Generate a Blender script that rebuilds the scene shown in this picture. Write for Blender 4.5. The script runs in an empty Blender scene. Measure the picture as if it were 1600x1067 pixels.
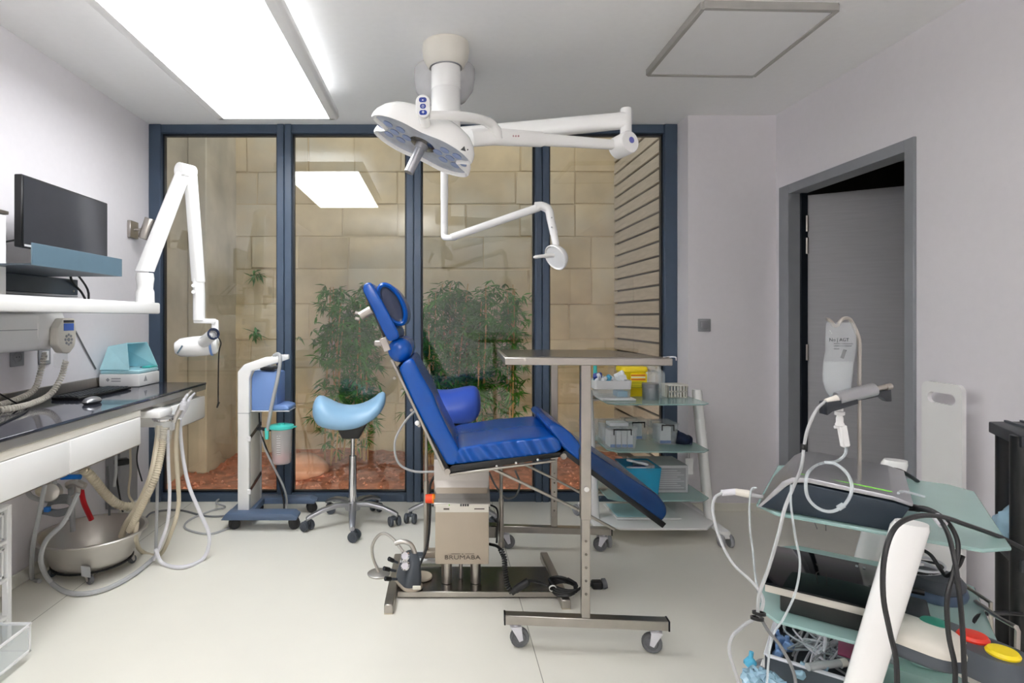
import bpy, bmesh, math, random
from mathutils import Vector, Matrix, Euler
R = math.radians
random.seed(11)
C = bpy.context.scene.collection
scene = bpy.context.scene

# ------------------------------------------------------------------ camera, world, exposure
F, CX, CY, EYE = 889.0, 687.0, 497.0, 1.265      # focal length (px of 1600), principal point, eye height
cam_d = bpy.data.cameras.new('camera'); cam = bpy.data.objects.new('camera', cam_d); C.objects.link(cam)
cam.location = (0, 0, EYE); cam.rotation_euler = (R(90), 0, 0)
cam_d.sensor_width = 36; cam_d.lens = F / 1600 * 36
cam_d.shift_x = (800 - CX) / 1600; cam_d.shift_y = -(533.5 - CY) / 1600
cam_d.clip_start = 0.05
scene.camera = cam
scene.view_settings.view_transform = 'Standard'; scene.view_settings.look = 'None'
scene.view_settings.gamma = 1.0; scene.view_settings.use_curve_mapping = False
scene.view_settings.exposure = 0.08
PANEL_STRENGTH = 11.0       # the lit suspended ceiling panel, downward side
UPLIGHT_STRENGTH = 1.6      # its upward side, washing the ceiling
FILL_STRENGTH = 24.0        # unseen fill light added behind the viewer to brighten the room
STRIP_STRENGTH = 25.0       # warm light strip along the foot of the window, outside
SKY_STRENGTH = 1.2
world = bpy.data.worlds.new('world'); scene.world = world; world.use_nodes = True
wn = world.node_tree; bg = wn.nodes['Background']
bg.inputs[0].default_value = (1.0, 0.95, 0.87, 1); bg.inputs[1].default_value = SKY_STRENGTH

scene.cycles.max_bounces = 14; scene.cycles.diffuse_bounces = 8; scene.cycles.transparent_max_bounces = 20

# ------------------------------------------------------------------ materials
def lin(c):
    return tuple((v/255/12.92 if v/255 <= .04045 else ((v/255+.055)/1.055)**2.4) for v in c)
def mat(name, rgb, rough=.5, metal=0., var=.06, scale=12., bump=0., alpha=1., spec=.5, emit=0., trans=0., coat=0., stretch=None, rand=0.):
    m = bpy.data.materials.new(name); m.use_nodes = True
    nt = m.node_tree; b = nt.nodes['Principled BSDF']; L = nt.links
    col = lin(rgb)
    tc = nt.nodes.new('ShaderNodeTexCoord'); mp = nt.nodes.new('ShaderNodeMapping')
    if stretch: mp.inputs['Scale'].default_value = stretch
    L.new(tc.outputs['Object'], mp.inputs[0])
    n = nt.nodes.new('ShaderNodeTexNoise'); n.inputs['Scale'].default_value = scale; n.inputs['Detail'].default_value = 4
    L.new(mp.outputs[0], n.inputs['Vector'])
    r = nt.nodes.new('ShaderNodeValToRGB')
    r.color_ramp.elements[0].position = .3; r.color_ramp.elements[1].position = .7
    r.color_ramp.elements[0].color = (*[c*(1-var) for c in col], 1)
    r.color_ramp.elements[1].color = (*[min(1, c*(1+var)) for c in col], 1)
    L.new(n.outputs['Fac'], r.inputs[0])
    out = r.outputs[0]
    if rand:
        oi = nt.nodes.new('ShaderNodeObjectInfo'); hs = nt.nodes.new('ShaderNodeHueSaturation')
        mr = nt.nodes.new('ShaderNodeMapRange'); mr.inputs['To Min'].default_value = 1-rand; mr.inputs['To Max'].default_value = 1+rand
        L.new(oi.outputs['Random'], mr.inputs[0]); L.new(mr.outputs[0], hs.inputs['Value']); L.new(out, hs.inputs['Color'])
        out = hs.outputs[0]
    L.new(out, b.inputs['Base Color'])
    b.inputs['Roughness'].default_value = rough; b.inputs['Metallic'].default_value = metal
    b.inputs['Alpha'].default_value = alpha; b.inputs['Specular IOR Level'].default_value = spec
    b.inputs['Coat Weight'].default_value = coat; b.inputs['Transmission Weight'].default_value = trans
    if emit:
        b.inputs['Emission Color'].default_value = (*col, 1); b.inputs['Emission Strength'].default_value = emit
    if bump:
        bp = nt.nodes.new('ShaderNodeBump'); bp.inputs['Strength'].default_value = bump; bp.inputs['Distance'].default_value = .01
        L.new(n.outputs['Fac'], bp.inputs['Height']); L.new(bp.outputs[0], b.inputs['Normal'])
    return m
def glass_mat(name, tint, ior, rough=0.0, haze=0.0):
    m = bpy.data.materials.new(name); m.use_nodes = True
    nt = m.node_tree; nt.nodes.clear(); L = nt.links
    o = nt.nodes.new('ShaderNodeOutputMaterial'); t = nt.nodes.new('ShaderNodeBsdfTransparent'); g = nt.nodes.new('ShaderNodeBsdfGlossy')
    t.inputs[0].default_value = (*tint, 1); g.inputs['Roughness'].default_value = rough; g.inputs[0].default_value = (1, 1, 1, 1)
    fr = nt.nodes.new('ShaderNodeFresnel'); fr.inputs[0].default_value = ior
    # faint smears on the pane keep it from being perfectly even
    n = nt.nodes.new('ShaderNodeTexNoise'); n.inputs['Scale'].default_value = 1.5
    mx = nt.nodes.new('ShaderNodeMixShader'); L.new(fr.outputs[0], mx.inputs[0]); L.new(t.outputs[0], mx.inputs[1]); L.new(g.outputs[0], mx.inputs[2])
    L.new(mx.outputs[0], o.inputs[0])
    return m
M = {}
def dm(key, *a, **k): M[key] = mat(key, *a, **k)
dm('wall', (232, 229, 233), .7, var=.01, scale=30, bump=.02)
dm('ceiling', (246, 246, 246), .75, var=.01, scale=30)
dm('frame_blue', (66, 82, 102), .35, var=.05, scale=5)
dm('frame_dark', (24, 30, 38), .4)
dm('door_frame', (142, 145, 150), .45, var=.03)
dm('door_leaf', (168, 168, 172), .5, var=.04, scale=6, stretch=(1, 1, 14))
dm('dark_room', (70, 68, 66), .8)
dm('white_plastic', (240, 240, 240), .35, var=.01)
dm('white_gloss', (244, 244, 243), .18, var=.01)
dm('offwhite', (226, 222, 212), .4, var=.02)
dm('grey_plastic', (150, 152, 156), .45)
dm('dark_plastic', (38, 42, 48), .45)
dm('slate', (66, 72, 80), .5)
dm('black', (14, 15, 17), .4)
dm('black_gloss', (5, 6, 8), .05, spec=.22); dm('console_dark', (34, 44, 54), .4, spec=.25); dm('mark_rose', (186, 146, 152), .5)
dm('rubber', (100, 102, 106), .6)
dm('steel', (180, 175, 168), .32, metal=1., var=.05, scale=20, stretch=(1, 12, 1))
dm('steel_dark', (136, 132, 128), .25, metal=1., var=.05)
dm('steel_soft', (200, 196, 190), .42, metal=.85, var=.04)
dm('chrome', (225, 225, 228), .1, metal=1., var=.01)
dm('alu', (175, 176, 180), .35, metal=.9, var=.03)
dm('panel_grey', (178, 166, 149), .4, var=.02)
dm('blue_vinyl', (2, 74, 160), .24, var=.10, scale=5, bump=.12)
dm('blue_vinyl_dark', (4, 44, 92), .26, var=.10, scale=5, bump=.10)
dm('navy_end', (26, 38, 66), .25, var=.1, scale=8, bump=.05)
dm('sky_vinyl', (140, 182, 214), .35, var=.03, scale=5)
dm('cobalt_vinyl', (52, 86, 186), .35, var=.03, scale=5)
dm('pump_blue', (116, 150, 208), .4, var=.02)
dm('base_blue', (84, 102, 128), .45, var=.04)
dm('shelf_blue', (88, 112, 128), .4, var=.05)
dm('shelf_dark', (60, 70, 80), .4)
dm('teal', (72, 200, 190), .35)
dm('aqua', (184, 232, 242), .35, alpha=.93)
dm('counter', (58, 60, 70), .06, spec=.7, var=.05)
dm('orange_red', (240, 70, 20), .4)
dm('orange', (250, 140, 20), .4)
dm('navy_button', (20, 52, 140), .4)
dm('yellow', (246, 218, 24), .4)
dm('label_red', (214, 90, 40), .6); dm('label_green', (150, 160, 40), .6)
dm('green', (28, 130, 110), .4); dm('red', (222, 50, 30), .35); dm('green_line', (120, 210, 60), .4)
dm('hose_beige', (196, 186, 164), .5, var=.04); dm('hose_grey', (176, 178, 180), .45); dm('hose_white', (222, 222, 228), .4)
dm('hose_red', (196, 22, 34), .4); dm('cable_black', (20, 21, 24), .45); dm('cable_grey', (120, 122, 124), .5)
dm('tube_clear', (220, 228, 232), .12, alpha=.45)
dm('valve_blue', (10, 110, 200), .4)
dm('frost', (168, 204, 200), .12, var=.02, alpha=.62, spec=.5)
dm('clear', (240, 246, 248), .1, var=.02, alpha=.24)
dm('clear_jar', (226, 222, 222), .1, var=.02, alpha=.38)
dm('fluid', (236, 120, 130), .2, alpha=.75)
dm('blue_bin', (40, 170, 214), .15, alpha=.75)
dm('pack_blue', (24, 92, 166), .35); dm('pack_white', (236, 240, 242), .4, bump=.2)
dm('pack_cyan', (90, 180, 214), .4, bump=.3)
dm('box_grey', (202, 204, 206), .5); dm('print_grey', (160, 162, 166), .6)
dm('cuff_navy', (22, 36, 66), .7, var=.3, scale=30, bump=.4)
dm('pale_green', (172, 208, 200), .4); dm('maroon', (140, 60, 92), .4); dm('clip_blue', (128, 164, 214), .4)
dm('ice_plastic', (170, 206, 226), .2, alpha=.8, bump=.3, scale=25)
dm('ink', (60, 62, 66), .6); dm('ink_grey', (88, 80, 72), .5); dm('mark_blue', (110, 112, 190), .5)
dm('bag', (222, 228, 232), .08, var=.05, scale=30, alpha=.2, bump=.5)
dm('led_blue', (70, 110, 200), .2)
dm('lens', (176, 182, 194), .1, var=.16, scale=18); dm('led_lens', (150, 166, 204), .08, var=.1)
dm('screen', (52, 54, 60), .18, var=.04)
dm('dome', (240, 240, 242), .12, alpha=.55); dm('panel_frame', (170, 168, 164), .4); dm('bag_fluid', (230, 236, 240), .05, alpha=.16)
dm('cane', (176, 140, 84), .6, var=.2); dm('leaf', (62, 122, 40), .6, var=.5, scale=9, rand=.15, spec=.12); dm('leaf_pot', (70, 130, 70), .5, var=.3)
dm('rock', (196, 150, 128), .9, var=.25, scale=8, bump=.8)
dm('concrete', (190, 184, 170), .85, var=.22, scale=2.6, bump=.25)
dm('mortar', (204, 188, 158), .9, var=.15, scale=5, bump=.4)
dm('board', (190, 182, 172), .8, var=.12, scale=5, bump=.2, stretch=(1, 1, 8), rand=.06)
dm('pebble', (206, 138, 112), .9, var=.35, scale=14, bump=.6)
M['pane'] = glass_mat('pane', (.93, .95, .94), 1.62)

def stone_material():
    m = mat('stone', (206, 190, 160), .9, var=.13, scale=4.5, bump=.35, rand=.07)
    nt = m.node_tree; L = nt.links; b = nt.nodes['Principled BSDF']
    src = b.inputs['Base Color'].links[0].from_socket
    tc = nt.nodes.new('ShaderNodeTexCoord'); n2 = nt.nodes.new('ShaderNodeTexNoise'); n2.inputs['Scale'].default_value = 1.1; n2.inputs['Detail'].default_value = 6
    L.new(tc.outputs['Object'], n2.inputs['Vector'])
    rp = nt.nodes.new('ShaderNodeValToRGB'); rp.color_ramp.elements[0].position = .5; rp.color_ramp.elements[1].position = .68
    L.new(n2.outputs['Fac'], rp.inputs[0])
    mx = nt.nodes.new('ShaderNodeMix'); mx.data_type = 'RGBA'; mx.inputs[7].default_value = (*lin((194, 190, 178)), 1)
    L.new(rp.outputs[0], mx.inputs[0]); L.new(src, mx.inputs[6]); L.new(mx.outputs[2], b.inputs['Base Color'])
    return m
M['stone'] = stone_material()
def seat_material():                                 # gathered folds on the upright sides, smooth on top
    m = mat('seat_vinyl', (2, 74, 160), .24, var=.10, scale=5); nt = m.node_tree; L = nt.links; b = nt.nodes['Principled BSDF']
    tc = nt.nodes.new('ShaderNodeTexCoord'); mp = nt.nodes.new('ShaderNodeMapping'); mp.inputs['Rotation'].default_value = (0, R(35), 0)
    w = nt.nodes.new('ShaderNodeTexWave'); w.inputs['Scale'].default_value = 5.5; w.inputs['Distortion'].default_value = 2.2; w.inputs['Detail'].default_value = 1
    L.new(tc.outputs['Object'], mp.inputs[0]); L.new(mp.outputs[0], w.inputs['Vector'])
    g = nt.nodes.new('ShaderNodeNewGeometry'); sp = nt.nodes.new('ShaderNodeSeparateXYZ'); L.new(g.outputs['True Normal'], sp.inputs[0])
    k = nt.nodes.new('ShaderNodeMath'); k.operation = 'MULTIPLY_ADD'; k.inputs[1].default_value = -.9; k.inputs[2].default_value = .85; k.use_clamp = True
    L.new(sp.outputs[2], k.inputs[0]); bp = nt.nodes.new('ShaderNodeBump'); bp.inputs['Distance'].default_value = .02
    L.new(k.outputs[0], bp.inputs['Strength']); L.new(w.outputs['Fac'], bp.inputs['Height']); L.new(bp.outputs[0], b.inputs['Normal'])
    return m
M['seat_vinyl'] = seat_material()

def floor_material():
    m = mat('floor_vinyl', (234, 232, 222), .33, var=.025, scale=2.2, bump=0)
    nt = m.node_tree; L = nt.links; b = nt.nodes['Principled BSDF']
    src = b.inputs['Base Color'].links[0].from_socket
    g = nt.nodes.new('ShaderNodeNewGeometry'); s = nt.nodes.new('ShaderNodeSeparateXYZ'); L.new(g.outputs['Position'], s.inputs[0])
    prev = None
    for xs in (-1.70, .36):                       # welded sheet joints
        a = nt.nodes.new('ShaderNodeMath'); a.operation = 'SUBTRACT'; L.new(s.outputs[0], a.inputs[0]); a.inputs[1].default_value = xs
        c = nt.nodes.new('ShaderNodeMath'); c.operation = 'ABSOLUTE'; L.new(a.outputs[0], c.inputs[0])
        d = nt.nodes.new('ShaderNodeMath'); d.operation = 'LESS_THAN'; L.new(c.outputs[0], d.inputs[0]); d.inputs[1].default_value = .0016
        if prev is None: prev = d
        else:
            e = nt.nodes.new('ShaderNodeMath'); e.operation = 'MAXIMUM'; L.new(prev.outputs[0], e.inputs[0]); L.new(d.outputs[0], e.inputs[1]); prev = e
    mx = nt.nodes.new('ShaderNodeMix'); mx.data_type = 'RGBA'; mx.inputs[7].default_value = (*lin((150, 148, 136)), 1)
    L.new(prev.outputs[0], mx.inputs[0]); L.new(src, mx.inputs[6]); L.new(mx.outputs[2], b.inputs['Base Color'])
    return m
M['floor'] = floor_material()
def emission(name, strength, rgb=(1, 1, 1)):
    m = bpy.data.materials.new(name); m.use_nodes = True; b = m.node_tree.nodes['Principled BSDF']
    b.inputs['Base Color'].default_value = (.9, .9, .9, 1)
    b.inputs['Emission Color'].default_value = (*rgb, 1); b.inputs['Emission Strength'].default_value = strength
    return m
M['panel_light'] = emission('panel_light', PANEL_STRENGTH, (.97, .985, 1.0))
M['fill_light'] = emission('fill_light', FILL_STRENGTH, (1, .985, .96))
M['fill_uplight'] = emission('fill_uplight', FILL_STRENGTH*4.6, (1, .985, .96))
M['strip_light'] = emission('strip_light', STRIP_STRENGTH, (1, .86, .66))
M['panel_uplight'] = emission('panel_uplight', UPLIGHT_STRENGTH, (.97, .985, 1.0))

# ------------------------------------------------------------------ helpers
def at(px, py, Y): return Vector(((px-CX)*Y/F, Y, EYE-(py-CY)*Y/F))      # photo pixel at a given depth
def onz(px, py, z=0.):                                                    # photo pixel on a horizontal plane
    Y = (EYE-z)*F/(py-CY); return Vector(((px-CX)*Y/F, Y, z))
def onx(px, py, X): Y = X*F/(px-CX); return Vector((X, Y, EYE-(py-CY)*Y/F))  # photo pixel on a side wall plane
def spline(pts, n=6):
    pts = [Vector(p) for p in pts]
    if len(pts) < 3: return pts
    out = []
    for i in range(len(pts)-1):
        p0 = pts[i-1] if i else pts[0]*2-pts[1]; p1 = pts[i]; p2 = pts[i+1]; p3 = pts[i+2] if i+2 < len(pts) else pts[-1]*2-pts[-2]
        for k in range(n):
            t = k/n
            out.append(.5*((2*p1)+(p2-p0)*t+(2*p0-5*p1+4*p2-p3)*t*t+(3*p1-p0-3*p2+p3)*t**3))
    out.append(pts[-1]); return out
MW = {}
class MB:
    def __init__(s): s.bm = bmesh.new()
    def _add(s, t, m=None):
        if m is not None: bmesh.ops.transform(t, matrix=m, verts=t.verts)
        me = bpy.data.meshes.new('t'); t.to_mesh(me); t.free(); s.bm.from_mesh(me); bpy.data.meshes.remove(me); return s
    def box(s, c, d, bev=0., rot=None, seg=1):
        t = bmesh.new(); bmesh.ops.create_cube(t, size=1)
        bmesh.ops.scale(t, vec=d, verts=t.verts)
        if bev: bmesh.ops.bevel(t, geom=t.edges[:], offset=bev, segments=seg, affect='EDGES', profile=.5, clamp_overlap=True)
        m = Matrix.Translation(c)
        if rot is not None: m = m @ (Euler(rot).to_matrix().to_4x4() if not isinstance(rot, Matrix) else rot.to_4x4())
        return s._add(t, m)
    def bb(s, lo, hi, bev=0., seg=1):
        lo = Vector(lo); hi = Vector(hi); return s.box((lo+hi)/2, [abs(v) for v in hi-lo], bev, None, seg)
    def bar(s, p0, p1, w, h, bev=0., up=(0, 0, 1), seg=1):
        p0 = Vector(p0); p1 = Vector(p1); d = p1-p0; x = d.normalized(); u = Vector(up); y = u.cross(x)
        if y.length < 1e-4: y = Vector((0, 1, 0)).cross(x)
        y.normalize(); z = x.cross(y)
        return s.box((p0+p1)/2, (d.length, w, h), bev, Matrix((x, y, z)).transposed(), seg)
    def cyl(s, p0, p1, r0, r1=None, seg=16, cap=True):
        p0 = Vector(p0); p1 = Vector(p1); r1 = r0 if r1 is None else r1
        t = bmesh.new(); bmesh.ops.create_cone(t, cap_ends=cap, segments=seg, radius1=r0, radius2=r1, depth=(p1-p0).length)
        q = Vector((0, 0, 1)).rotation_difference((p1-p0).normalized()).to_matrix().to_4x4()
        return s._add(t, Matrix.Translation((p0+p1)/2) @ q)
    def lathe(s, prof, loc=(0, 0, 0), axis=(0, 0, 1), seg=24, sx=1., sy=1.):
        t = bmesh.new(); rings = []
        for r, z in prof:
            rings.append([t.verts.new((max(r, 1e-5)*math.cos(2*math.pi*k/seg)*sx, max(r, 1e-5)*math.sin(2*math.pi*k/seg)*sy, z)) for k in range(seg)])
        for a, b in zip(rings, rings[1:]):
            for k in range(seg): t.faces.new((a[k], a[(k+1) % seg], b[(k+1) % seg], b[k]))
        bmesh.ops.remove_doubles(t, verts=t.verts, dist=2e-5)
        q = Vector((0, 0, 1)).rotation_difference(Vector(axis).normalized()).to_matrix().to_4x4()
        return s._add(t, Matrix.Translation(loc) @ q)
    def sph(s, c, rad, rot=None, u=16, v=10):
        t = bmesh.new(); bmesh.ops.create_uvsphere(t, u_segments=u, v_segments=v, radius=1)
        bmesh.ops.scale(t, vec=(rad,)*3 if isinstance(rad, (int, float)) else rad, verts=t.verts)
        m = Matrix.Translation(c)
        if rot is not None: m = m @ Euler(rot).to_matrix().to_4x4()
        return s._add(t, m)
    def loft(s, rings, cap=True):
        t = bmesh.new(); vs = [[t.verts.new(p) for p in r] for r in rings]; n = len(vs[0])
        for a, b in zip(vs, vs[1:]):
            for k in range(n): t.faces.new((a[k], a[(k+1) % n], b[(k+1) % n], b[k]))
        if cap: t.faces.new(vs[0][::-1]); t.faces.new(vs[-1])
        return s._add(t)
    def tube(s, pts, r, seg=8, n=6, rib=None, raw=False):
        P = [Vector(p) for p in pts] if raw else spline(pts, n)
        if rib:                                      # resample evenly and swell the rings
            pitch, amp = rib; Q = [P[0]]; acc = 0.
            step = pitch/4
            for a, b in zip(P, P[1:]):
                L = (b-a).length; d = step-acc
                while d <= L: Q.append(a.lerp(b, d/L)); d += step
                acc = L-(d-step)
            P = Q
        rings = []; t0 = (P[1]-P[0]).normalized(); nrm = t0.orthogonal().normalized()
        for i, p in enumerate(P):
            t = (P[min(i+1, len(P)-1)]-P[max(i-1, 0)])
            t = t.normalized() if t.length > 1e-7 else t0
            nrm = (nrm-t*nrm.dot(t)); nrm = nrm.normalized() if nrm.length > 1e-6 else t.orthogonal().normalized()
            bn = t.cross(nrm); rr = r[i*(len(r)-1)//max(1, len(P)-1)] if isinstance(r, (list, tuple)) else r
            if rib: rr = rr+(rib[1] if i % 4 in (1, 2) else -rib[1])
            rings.append([p+nrm*rr*math.cos(2*math.pi*k/seg)+bn*rr*math.sin(2*math.pi*k/seg) for k in range(seg)])
        return s.loft(rings)
    def prism(s, poly, a0, a1, axis='Y', bev=0., seg=2):
        def P(u, v, w): return {'Y': (u, w, v), 'X': (w, u, v), 'Z': (u, v, w)}[axis]
        t = bmesh.new(); A = [t.verts.new(P(u, v, a0)) for u, v in poly]; B = [t.verts.new(P(u, v, a1)) for u, v in poly]; n = len(poly)
        t.faces.new(A); t.faces.new(B[::-1])
        for k in range(n): t.faces.new((A[k], B[k], B[(k+1) % n], A[(k+1) % n]))
        bmesh.ops.recalc_face_normals(t, faces=t.faces)
        if bev: bmesh.ops.bevel(t, geom=t.edges[:], offset=bev, segments=seg, affect='EDGES', profile=.5, clamp_overlap=True)
        return s._add(t)
    def raw(s, verts, faces):
        t = bmesh.new(); V = [t.verts.new(v) for v in verts]
        for f in faces: t.faces.new([V[i] for i in f])
        return s._add(t)
    def move(s, m): bmesh.ops.transform(s.bm, matrix=m, verts=s.bm.verts); return s
    def build(s, name, m, parent=None, local=False, label=None, cat=None, group=None, kind=None, angle=38, flip=True):
        bm = s.bm
        if flip: bmesh.ops.recalc_face_normals(bm, faces=bm.faces)
        me = bpy.data.meshes.new(name); o = bpy.data.objects.new(name, me); C.objects.link(o)
        if parent is not None:
            if not local: bmesh.ops.transform(bm, matrix=MW[parent.name].inverted(), verts=bm.verts)
            o.parent = parent; MW[o.name] = MW[parent.name]
        else:
            xs = [v.co for v in bm.verts]
            lo = [min(v[i] for v in xs) for i in range(3)]; hi = [max(v[i] for v in xs) for i in range(3)]
            org = Vector(((lo[0]+hi[0])/2, (lo[1]+hi[1])/2, lo[2]))
            bmesh.ops.translate(bm, vec=-org, verts=bm.verts); o.location = org; MW[o.name] = Matrix.Translation(org)
        bm.to_mesh(me); bm.free()
        me.polygons.foreach_set('use_smooth', [True]*len(me.polygons)); me.set_sharp_from_angle(angle=R(angle))
        me.materials.append(M[m] if isinstance(m, str) else m)
        for k, v in (('label', label), ('category', cat), ('group', group), ('kind', kind)):
            if v: o[k] = v
        return o
def thing(name, label, cat, loc=(0, 0, 0), rz=0., group=None):
    o = bpy.data.objects.new(name, None); C.objects.link(o); o.location = loc; o.rotation_euler = (0, 0, rz); o.empty_display_size = .05
    o['label'] = label; o['category'] = cat
    if group: o['group'] = group
    MW[o.name] = Matrix.Translation(loc) @ Matrix.Rotation(rz, 4, 'Z'); return o
def struct(mb, name, m, label, parent=None):
    o = mb.build(name, m, parent, kind='structure', label=label); return o
def text(name, body, size, m, parent, matrix, depth=.0006, label=None, bold=0.):
    cu = bpy.data.curves.new(name, 'FONT'); cu.body = body; cu.size = size; cu.extrude = depth; cu.align_x = 'CENTER'; cu.align_y = 'CENTER'; cu.offset = bold
    cu.resolution_u = 3
    t = bpy.data.objects.new('tmp', cu); me = bpy.data.meshes.new_from_object(t); bpy.data.objects.remove(t); bpy.data.curves.remove(cu)
    me.transform(MW[parent.name].inverted() @ matrix); me.name = name
    o = bpy.data.objects.new(name, me); C.objects.link(o); o.parent = parent; MW[o.name] = MW[parent.name]
    me.materials.clear(); me.materials.append(M[m]); 
    if label: o['label'] = label
    return o
FACE_CAM = Matrix.Rotation(R(90), 4, 'X')                       # text standing up, facing -Y
FACE_RIGHT = Matrix.Rotation(R(90), 4, 'Z') @ FACE_CAM           # text on the left wall, facing +X
def bez_rect(w, h, r, n=4):
    pts = []
    for cx, cy, a in ((w/2-r, h/2-r, 0), (-w/2+r, h/2-r, 90), (-w/2+r, -h/2+r, 180), (w/2-r, -h/2+r, 270)):
        for k in range(n+1): b = R(a+90*k/n); pts.append((cx+r*math.cos(b), cy+r*math.sin(b)))
    return pts
def caster(root, x, y, r=.03, w=.022, top=.07, ang=0., twin=True, m='rubber', fork='grey_plastic', local=True, z0=0.):
    """a swivel caster (fork + wheels) standing on the floor at local x, y"""
    d = Vector((math.cos(ang), math.sin(ang), 0)); p = Vector((-d.y, d.x, 0)); c = Vector((x, y, z0+r))+d*r*.45
    f = MB()
    f.cyl((x, y, z0+r*1.5), (x, y, top), r*.28, seg=10)
    if twin: f.bar(c-d*r*.5+Vector((0, 0, r*.55)), c+d*r*.35+Vector((0, 0, r*.75)), w*.9, r*.7, .002)
    else:
        f.bar(Vector((x, y, z0+r*2.15))-d*r*.55, Vector((x, y, z0+r*2.15))+d*r*.6, w*1.7, r*.2, .002)
        for sgn in (-1, 1):
            f.prism([(-r*.5, r*2.1), (r*.55, r*2.1), (r*.7, r*.9), (r*.3, r*.75), (0, r*1.3)], -.002, .002, bev=0)
            f.bm.verts.ensure_lookup_table(); n = 10
            mm = Matrix.Translation(Vector((x, y, z0))+p*sgn*w*.75) @ Matrix((d, p, (0, 0, 1))).transposed().to_4x4()
            bmesh.ops.transform(f.bm, matrix=mm, verts=f.bm.verts[-n:])
    fo = f.build('caster', fork, root, local)
    for sgn in ((-1, 1) if twin else (0,)):
        ww = w*.45 if twin else w
        q = c+p*sgn*w*.55
        MB().lathe([(0, -ww/2), (r*.55, -ww/2), (r*.62, -ww*.38), (r*.92, -ww/2), (r, -ww*.3), (r, ww*.3), (r*.92, ww/2), (r*.62, ww*.38), (r*.55, ww/2), (0, ww/2)], q, p, 20).build('wheel', m, fo, local)
    return fo
# ------------------------------------------------------------------ the room shell
XL, XR, YW, YP, HC, YB = -2.0, 2.215, 3.92, 3.744, 2.6, -1.7
struct(MB().bb((XL-.1, YB-.1, -.1), (XR+.1, YW+.06, 0)), 'floor', 'floor', 'pale greenish white vinyl floor with thin welded joints')
struct(MB().bb((XL-.1, YB-.1, HC), (XR+.1, YW+.1, HC+.15)), 'ceiling', 'ceiling', 'smooth white painted ceiling')
struct(MB().bb((XL-.15, YB-.1, 0), (XL, YW+.06, HC)), 'wall_left', 'wall', 'white painted wall behind the counter and monitor')
struct(MB().bb((XL-.1, YB-.12, 0), (XR+.1, YB, HC)), 'wall_rear', 'wall', 'white painted wall behind the viewer')
wr = MB(); D0, D1, DT = 2.643, 3.694, 2.11
wr.bb((XR, YB, 0), (XR+.1, D0+.03, HC)); wr.bb((XR, D1-.03, 0), (XR+.1, YP+.1, HC)); wr.bb((XR, D0+.03, DT-.03), (XR+.1, D1-.03, HC))
struct(wr, 'wall_right', 'wall', 'pale grey painted wall with the doorway')
struct(MB().bb((1.634, YP, 0), (XR+.1, YW+.12, HC)), 'wall_pier', 'wall', 'grey painted pier between window and doorway with the light switch')
struct(MB().bb((XL, .2, 0), (XL+.012, YW, .062), .003), 'baseboard_left', 'floor', 'pale vinyl skirting along the left wall')
struct(MB().bb((1.634, YP-.008, 0), (XR, YP, .05), .002), 'baseboard_pier', 'floor', 'pale vinyl skirting under the light switch')

# door with its frame and the dark room behind
dfm = MB()
for y0, y1 in ((D0, D0+.055), (D1-.1, D1)): dfm.bb((XR-.014, y0, 0), (XR+.1, y1, DT), .003)
dfm.bb((XR-.0135, D0+.0545, DT-.058), (XR+.0995, D1-.0995, DT-.0005), .002)
door = struct(dfm, 'door_1', 'door_frame', 'grey painted door frame with the door standing open')
MB().bb((XR+.06, D1-.115, 0), (XR+.1, D1-.1, DT-.058)).build('door_stop', 'frame_dark', door)
hx, hy = XR+.105, D1-.105; dd = Vector((.844, -.537, 0)); nn = Vector((.537, .844, 0))
leaf = MB().bar(Vector((hx, hy, 1.025))+nn*.02, Vector((hx, hy, 1.025))+dd*.86+nn*.02, .04, 2.03, .002).build('door_leaf', 'door_leaf', door)
for z in (.35, 1.05, 1.72, 1.86): MB().cyl((hx-.008, hy-.008, z-.05), (hx-.008, hy-.008, z+.05), .009, seg=10).build('hinge', 'steel', door)
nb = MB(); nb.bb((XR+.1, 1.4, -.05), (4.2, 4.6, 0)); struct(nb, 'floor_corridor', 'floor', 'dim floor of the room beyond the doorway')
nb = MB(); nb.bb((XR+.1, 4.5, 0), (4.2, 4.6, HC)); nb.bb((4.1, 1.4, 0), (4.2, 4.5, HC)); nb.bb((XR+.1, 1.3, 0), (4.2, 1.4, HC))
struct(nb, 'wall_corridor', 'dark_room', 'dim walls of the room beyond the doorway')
struct(MB().bb((XR+.1, 1.3, HC-.1), (4.2, 4.6, HC)), 'ceiling_corridor', 'dark_room', 'dim ceiling of the room beyond the doorway')

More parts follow.
